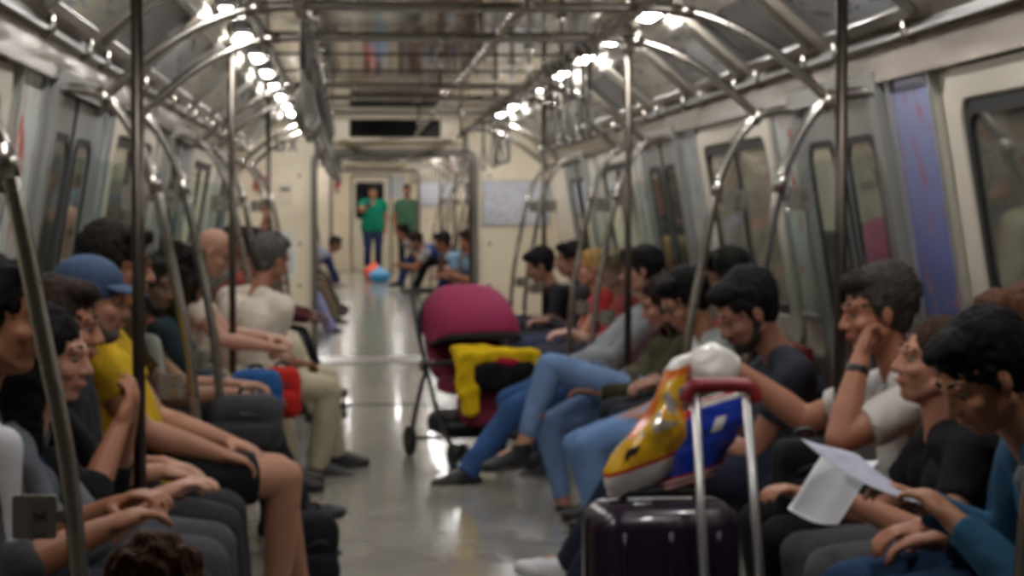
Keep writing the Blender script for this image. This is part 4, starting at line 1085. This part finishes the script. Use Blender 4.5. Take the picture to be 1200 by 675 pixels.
# crinkled bags: soft lofts whose print bands are faces of their own colour
def soft_bag(name, label, cat, axis0, axis1, wdv, dpv, prof, bands, mats, seed, crink=.012, ns=30, nr=40, parent=None, group=None):
    """axis0 bottom centre, axis1 top centre (world); wdv / dpv half width and half depth directions; prof(t) scales both"""
    mb = MB(); k0 = 0; vv = []
    for i in range(ns + 1):
        tt = i / ns; c = axis0.lerp(axis1, tt); sw, sdp = prof(tt)
        for j in range(nr):
            a_ = 2 * PI * j / nr
            ca, sa = math.cos(a_), math.sin(a_)
            ca = math.copysign(abs(ca) ** .7, ca); sa = math.copysign(abs(sa) ** .8, sa)
            p = c + wdv * ca * sw + dpv * sa * sdp
            n_ = noise.noise(p * 14 + V((seed, 0, 0))) + .6 * noise.noise(p * 31 + V((0, seed, 0)))
            p = p + (wdv.normalized() * ca + dpv.normalized() * sa) * n_ * crink
            vv.append(p)
    base = axis0.copy()
    fs = []; mi = []
    for i in range(ns):
        for j in range(nr):
            fs.append((i * nr + j, i * nr + (j + 1) % nr, (i + 1) * nr + (j + 1) % nr, (i + 1) * nr + j))
            mi.append(bands((i + .5) / ns, 2 * PI * (j + .5) / nr))
    fs.append(tuple(range(nr))[::-1]); mi.append(mi[0]); fs.append(tuple(range(ns * nr, ns * nr + nr))); mi.append(mi[-1])
    me = bpy.data.meshes.new(name); me.from_pydata([p - base for p in vv], [], fs)
    me.polygons.foreach_set('material_index', mi); me.polygons.foreach_set('use_smooth', [True] * len(fs))
    o = link(name, me, mats); o.location = base
    return tag(o, label, cat, group)
PLY = mat('yellow_plastic_film', (224, 172, 34), .22, bump=.3, bs=25, coat=.3); PLW = mat('white_plastic_film', (222, 218, 212), .25, bump=.3, bs=25)
PLR = mat('red_plastic_film', (190, 44, 34), .25, bump=.3, bs=25); PLB = mat('blue_plastic_film', (34, 62, 176), .22, bump=.3, bs=25, coat=.3); PLO = mat('orange_plastic_film', (226, 116, 36), .25, bump=.3, bs=25)
PLS = mat('silver_foil_print', (222, 216, 206), .15, .6, bump=.4, bs=30); PLK = mat('black_print', (26, 24, 26), .4)
BY = 5.82
def yb(t_, a_):
    fr = math.sin(a_) < .2 and math.cos(a_) < .99
    if t_ < .20: return 1
    if t_ < .235: return 2
    x = math.cos(a_)
    if math.sin(a_) < 0 and (t_ - .36) ** 2 / .0022 + (x + .50) ** 2 / .035 < 1: return 6
    if t_ < .46: return 0
    if .46 <= t_ < .78 and -.55 < x < .55: return 5 if math.sin((t_ * 40) + x * 7) > -.3 else 0
    if t_ > .93: return 1
    if t_ > .88: return 4
    return 0 if abs(x) < .8 else 4
soft_bag('shopping_bag', 'yellow and white plastic shopping bag with foil print leaning on the suitcase', 'bag', P(742, 574, BY), P(800, 418, BY), V((.10, 0, .035)), V((0, .075, 0)),
         lambda t_: ((.5 + .62 * math.sin(PI * min(1, t_ * 1.5 + .12))) * (1 if t_ < .55 else 1 - (t_ - .55) * 1.1), .6 + .5 * math.sin(PI * t_)), yb, [PLY, PLW, PLR, PLB, PLO, PLS, PLK], 3.)
def bb_(t_, a_):
    x = math.cos(a_)
    if t_ < .16: return 2 if (t_ * 30) % 2 < 1 else 1
    if t_ > .93: return 1
    if abs(x) > .78: return 2
    if math.sin(a_) < 0 and (t_ - .68) ** 2 / .006 + (x - .15) ** 2 / .09 < 1 and math.sin(x * 25) > .2: return 1
    return 3
soft_bag('shopping_bag', 'blue and red plastic shopping bag hanging behind the trolley handle', 'bag', P(800, 568, BY + .02), P(846, 462, BY + .0), V((.11, 0, .03)), V((0, .06, 0)),
         lambda t_: (.75 + .25 * math.sin(PI * t_), .8 + .3 * math.sin(PI * t_)), bb_, [PLY, PLW, PLR, PLB, PLO, PLS, PLK], 9.)
soft_bag('paper_bundle', 'crumpled white bundle lying on top of the bags at the trolley handle', 'bundle', P(806, 432, 5.85), P(866, 430, 5.85), V((0, 0, .055)), V((0, .07, 0)),
         lambda t_: (.5 + .6 * math.sin(PI * min(1, t_ * .9 + .05)), .6 + .5 * math.sin(PI * t_)), lambda t_, a_: 0, [PLW], 5., crink=.016)

# backpacks and bags on laps: fused soft bodies with pocket, strap and loop
def backpack(label, c, col, sx=.16, sy=.14, sz=.22, group=None, tilt=0., parts=True, cat='backpack', name='backpack', rz=0.):
    t = empty(name, label, cat, tuple(c), rz, group)
    R = Matrix.Rotation(tilt, 3, 'X'); m = cloth(col)
    q = lambda x, y, z: R @ V((x, y, z))
    pr = [('q', V((0, 0, 0)), (sx, sy * .8, sz), R), ('q', q(0, 0, -sz * .4), (sx * 1.03, sy * .92, sz * .6), R)]
    fuse('bag_body', pr, m, t, None, .009, 3, .006, 12, c.y)
    fuse('pocket', [('q', q(0, -sy * .78, -sz * .35), (sx * .72, sy * .36, sz * .45), R)], m, t, None, .009, 3, .004, 12)
    MB().tube([q(-.03, sy * .3, sz * .9), q(-.02, sy * .3, sz * 1.12), q(.02, sy * .3, sz * 1.12), q(.03, sy * .3, sz * .9)], .008, 8, sub=4).build('top_loop', BLACKP, t)
    for x in (-1, 1):
        MB().tube([q(x * sx * .4, sy * .6, sz * .8), q(x * sx * .5, sy * 1.15, sz * .5), q(x * sx * .5, sy * 1.1, -sz * .3), q(x * sx * .45, sy * .6, -sz * .8)], .014, 8, sub=4).build('shoulder_strap', BLACKP, t)
    MB().tube([q(-sx * .5, -sy * .9, sz * .28), q(0, -sy * 1.02, sz * .42), q(sx * .5, -sy * .9, sz * .28)], .005, 6, sub=4).build('zip', DARKM, t)
    return t
backpack('large dark grey backpack resting on the lap of the bearded man', P(288, 496, 8.72), (58, 58, 60), .15, .15, .12)
backpack('blue backpack held on the lap of the curly haired woman', P(300, 464, 9.62), (36, 78, 128), .12, .12, .12)
backpack('bright red bag between the blue backpack and the khaki trousers', P(330, 460, 9.97), (186, 40, 36), .09, .09, .12, cat='bag', name='shoulder_bag')
backpack('black backpack standing on the floor by the left knees', P(368, 650, 8.2) + V((0, 0, -.0)), (26, 26, 30), .09, .12, .17, rz=.2)
backpack('black handbag on the lap of the older man in white', P(946, 560, 6.1), (20, 20, 23), .10, .12, .12, cat='handbag', name='handbag')
backpack('brown leather handbag on the lap of the woman in olive', P(686, 486, 10.5), (96, 72, 54), .07, .09, .08, cat='handbag', name='handbag')
# phones
def phone(label, c, rz, tilt, group=None):
    t = empty('smartphone', label, 'smartphone', tuple(c)); t.rotation_euler = (tilt, 0, rz)
    MB().slab(lambda u_, v_, d: V((u_, v_, d)), rrect(-.036, -.073, .036, .073, .01), -.004, .004).build('phone_case', BLACKP, t)
    MB().slab(lambda u_, v_, d: V((u_, v_, d)), rrect(-.032, -.066, .032, .066, .006), .004, .005).build('screen', BLACKG, t)
phone('dark smartphone in the hands of the woman in olive', P(694, 455, 10.3), 1.2, .7)
phone('smartphone held by the man in dark green tee', P(431, 241, 42.6) + V((0, -.42, 0)), 0, .9)
# bag on the floor in front of the standing man
def tied_bag(label, c, col, r, h):
    m_ = mat('bagfilm_%d' % col[0], col, .3, bump=.3, bs=30)
    return soft_bag('plastic_bag', label, 'bag', c, c + V((0, 0, h)), V((r, 0, 0)), V((0, r * .8, 0)),
                    lambda t_: ((.7 + .5 * math.sin(PI * min(1, t_ * 1.2))) * (1 if t_ < .6 else 1 - (t_ - .6) * 2), (.7 + .5 * math.sin(PI * min(1, t_ * 1.2))) * (1 if t_ < .6 else 1 - (t_ - .6) * 2)), lambda a_, b_: 0, [m_], r * 50, .01)
q = P(445, 318, 38.9); tied_bag('sky blue plastic bag on the floor at the far end', V((q.x, 38.9, zf(38.9) + .002)), (72, 160, 222), .17, .3)
q = P(438, 318, 40.0); tied_bag('orange red plastic bag behind the sky blue bag', V((q.x, 40.0, zf(40) + .002)), (220, 84, 50), .17, .36)
tied_bag('red plastic bag on the floor behind the stroller by the gangway', V((P(628, 360, 19.3).x - .35, 19.3, .004)), (190, 40, 44), .14, .26)

# ------------------------------------------------------------------ stroller
SLOC = V((P(558, 440, 12.45).x, 12.45, 0))
t = empty('stroller', 'black framed stroller with magenta hood parked in the aisle', 'stroller', tuple(SLOC), math.radians(17))
MAG = mat('magenta_fabric', (150, 30, 78), .8, bump=.3, bs=60, var=.12, vs_=10); MAGD = mat('maroon_fabric', (112, 24, 50), .85, bump=.3, bs=60, var=.1)
BLF = mat('black_fabric', (22, 22, 24), .85, bump=.3, bs=60)
# local axes: -Y is the front, towards the camera
for s in (-1, 1):
    m = MB().tube([(s * .25, .42, .93), (s * .26, .31, .78), (s * .27, .12, .55), (s * .27, -.16, .22), (s * .25, -.34, .10)], .014, 10, sub=5); m.build('side_tube', BLACKP, t)
    m = MB().tube([(s * .27, .10, .56), (s * .28, .26, .30), (s * .28, .36, .10)], .013, 10, sub=4); m.build('rear_leg', BLACKP, t)
    MB().tube([(s * .27, -.10, .58), (s * .275, .02, .57), (s * .27, .12, .56)], .018, 10, sub=3).build('arm_bracket', BLACKP, t)
    MB().tube([(s * .27, .12, .555), (s * .30, .12, .555)], .036, 14).build('fold_joint', DARKM, t)
    fk = MB().tube([(s * .25, -.34, .13), (s * .25, -.37, .10), (s * .25, -.385, .075)], [.018, .02, .014], 10).build('front_fork', BLACKP, t)
    for dx in (-.035, .035):
        wl = MB().tube([(s * .25 + dx - .011, -.385, .075), (s * .25 + dx + .011, -.385, .075)], .074, 22).build('front_wheel', RUBBER, t)
        MB().tube([(s * .25 + dx - .013, -.385, .075), (s * .25 + dx + .013, -.385, .075)], .04, 16).build('hub', DARKM, wl)
    wl = MB().tube([(s * .29 - .014, .36, .09), (s * .29 + .014, .36, .09)], .089, 24).build('rear_wheel', RUBBER, t)
    MB().tube([(s * .29 - .016, .36, .09), (s * .29 + .016, .36, .09)], .05, 16).build('hub', DARKM, wl)
MB().tube([(-.25, .42, .93), (-.24, .45, .965), (-.2, .465, .98), (.2, .465, .98), (.24, .45, .965), (.25, .42, .93)], .017, 10, sub=4).build('push_handle', BLACKP, t)
MB().tube([(-.28, .36, .1), (.28, .36, .1)], .012, 10).build('axle', BLACKP, t)
MB().tube([(-.27, -.16, .22), (.27, -.16, .22)], .012, 10).build('cross_bar', BLACKP, t)
RT = Matrix.Rotation(math.radians(-28), 3, 'X')
fuse('seat', [('q', V((0, -.02, .44)), (.235, .17, .05), None), ('q', V((0, .22, .66)), (.235, .05, .25), RT)], MAGD, t, None, .012, 3, .006, 8)
fuse('leg_rest', [('q', V((0, -.21, .33)), (.19, .03, .12), Matrix.Rotation(math.radians(-25), 3, 'X'))], MAGD, t, None, .012, 3)
fuse('basket', [('q', V((0, .08, .215)), (.24, .21, .075), None)], BLF, t, None, .014, 3, .006, 8)
MB().tube([(-.26, -.10, .58), (-.24, -.22, .59), (-.12, -.27, .595), (.12, -.27, .595), (.24, -.22, .59), (.26, -.10, .58)], .018, 10, sub=4).build('bumper_bar', BLF, t)
# hood: part of a spherical shell swept about the hinge line
def hood(name, a0, a1, r, hw, m_, thick=.012, rows=14, cols=18, par=None):
    mb = MB(); sets = []
    for rad in (r, r - thick):
        pts = []
        for i in range(rows + 1):
            an = a0 + (a1 - a0) * i / rows
            for j in range(cols + 1):
                x = -1 + 2 * j / cols
                rr_ = rad * (1 - abs(x) ** 3.2) ** (1 / 3.2) if abs(x) < 1 else 0
                rr_ = max(rr_, rad * .22)
                sc = 1 + .02 * math.sin(i / rows * PI * 3)
                pts.append(V((x * (hw + (rad - r)), .16 + rr_ * math.cos(an) * sc, .66 + rr_ * math.sin(an) * sc)))
        sets.append(pts)
    C_ = cols + 1; N = len(sets[0]); vv = sets[0] + sets[1]; ff = []
    for i in range(rows):
        for j in range(cols):
            q_ = (i * C_ + j, i * C_ + j + 1, (i + 1) * C_ + j + 1, (i + 1) * C_ + j); ff.append(q_); ff.append(tuple(N + k_ for k_ in q_[::-1]))
    for j in range(cols): ff += [(j, j + 1, N + j + 1, N + j), (rows * C_ + j, rows * C_ + j + 1, N + rows * C_ + j + 1, N + rows * C_ + j)]
    for i in range(rows): ff += [(i * C_, (i + 1) * C_, N + (i + 1) * C_, N + i * C_), (i * C_ + cols, (i + 1) * C_ + cols, N + (i + 1) * C_ + cols, N + i * C_ + cols)]
    return mb.add(vv, ff, 0, True).build(name, m_, par or t)
hood('hood', math.radians(70), math.radians(166), .36, .275, MAG)
hood('hood_rear', math.radians(22), math.radians(71), .362, .277, BLF)
hood('hood_trim', math.radians(164), math.radians(170), .368, .28, BLF, rows=3)
hood('hood_edge', math.radians(66), math.radians(72), .370, .282, BLF, rows=3)
# yellow jacket thrown over the bumper bar of the stroller
t2 = empty('child_jacket', 'yellow and black child jacket draped over the stroller bar', 'jacket', tuple(SLOC - V((0, 0, .08))), math.radians(17))
YF = cloth((222, 184, 22)); BK = cloth((26, 24, 26))
fuse('yellow_shell', [('q', V((.02, -.26, .705)), (.25, .075, .045), None), ('q', V((-.18, -.30, .60)), (.055, .03, .13), None), ('q', V((-.15, -.31, .46)), (.05, .03, .09), None), ('q', V((.24, -.25, .68)), (.05, .07, .06), None),
      ('q', V((-.1, -.2, .735)), (.12, .08, .035), None)], YF, t2, None, .009, 3, .012, 14)
fuse('black_lining', [('q', V((.06, -.29, .60)), (.19, .055, .085), None)], BK, t2, None, .009, 3, .012, 12)
fuse('red_patch', [('c', V((.02, -.325, .68)), .025, V((.12, -.32, .67)), .028)], cloth((178, 30, 60)), t2, None, .009, 2, .004, 14)

weld_all()
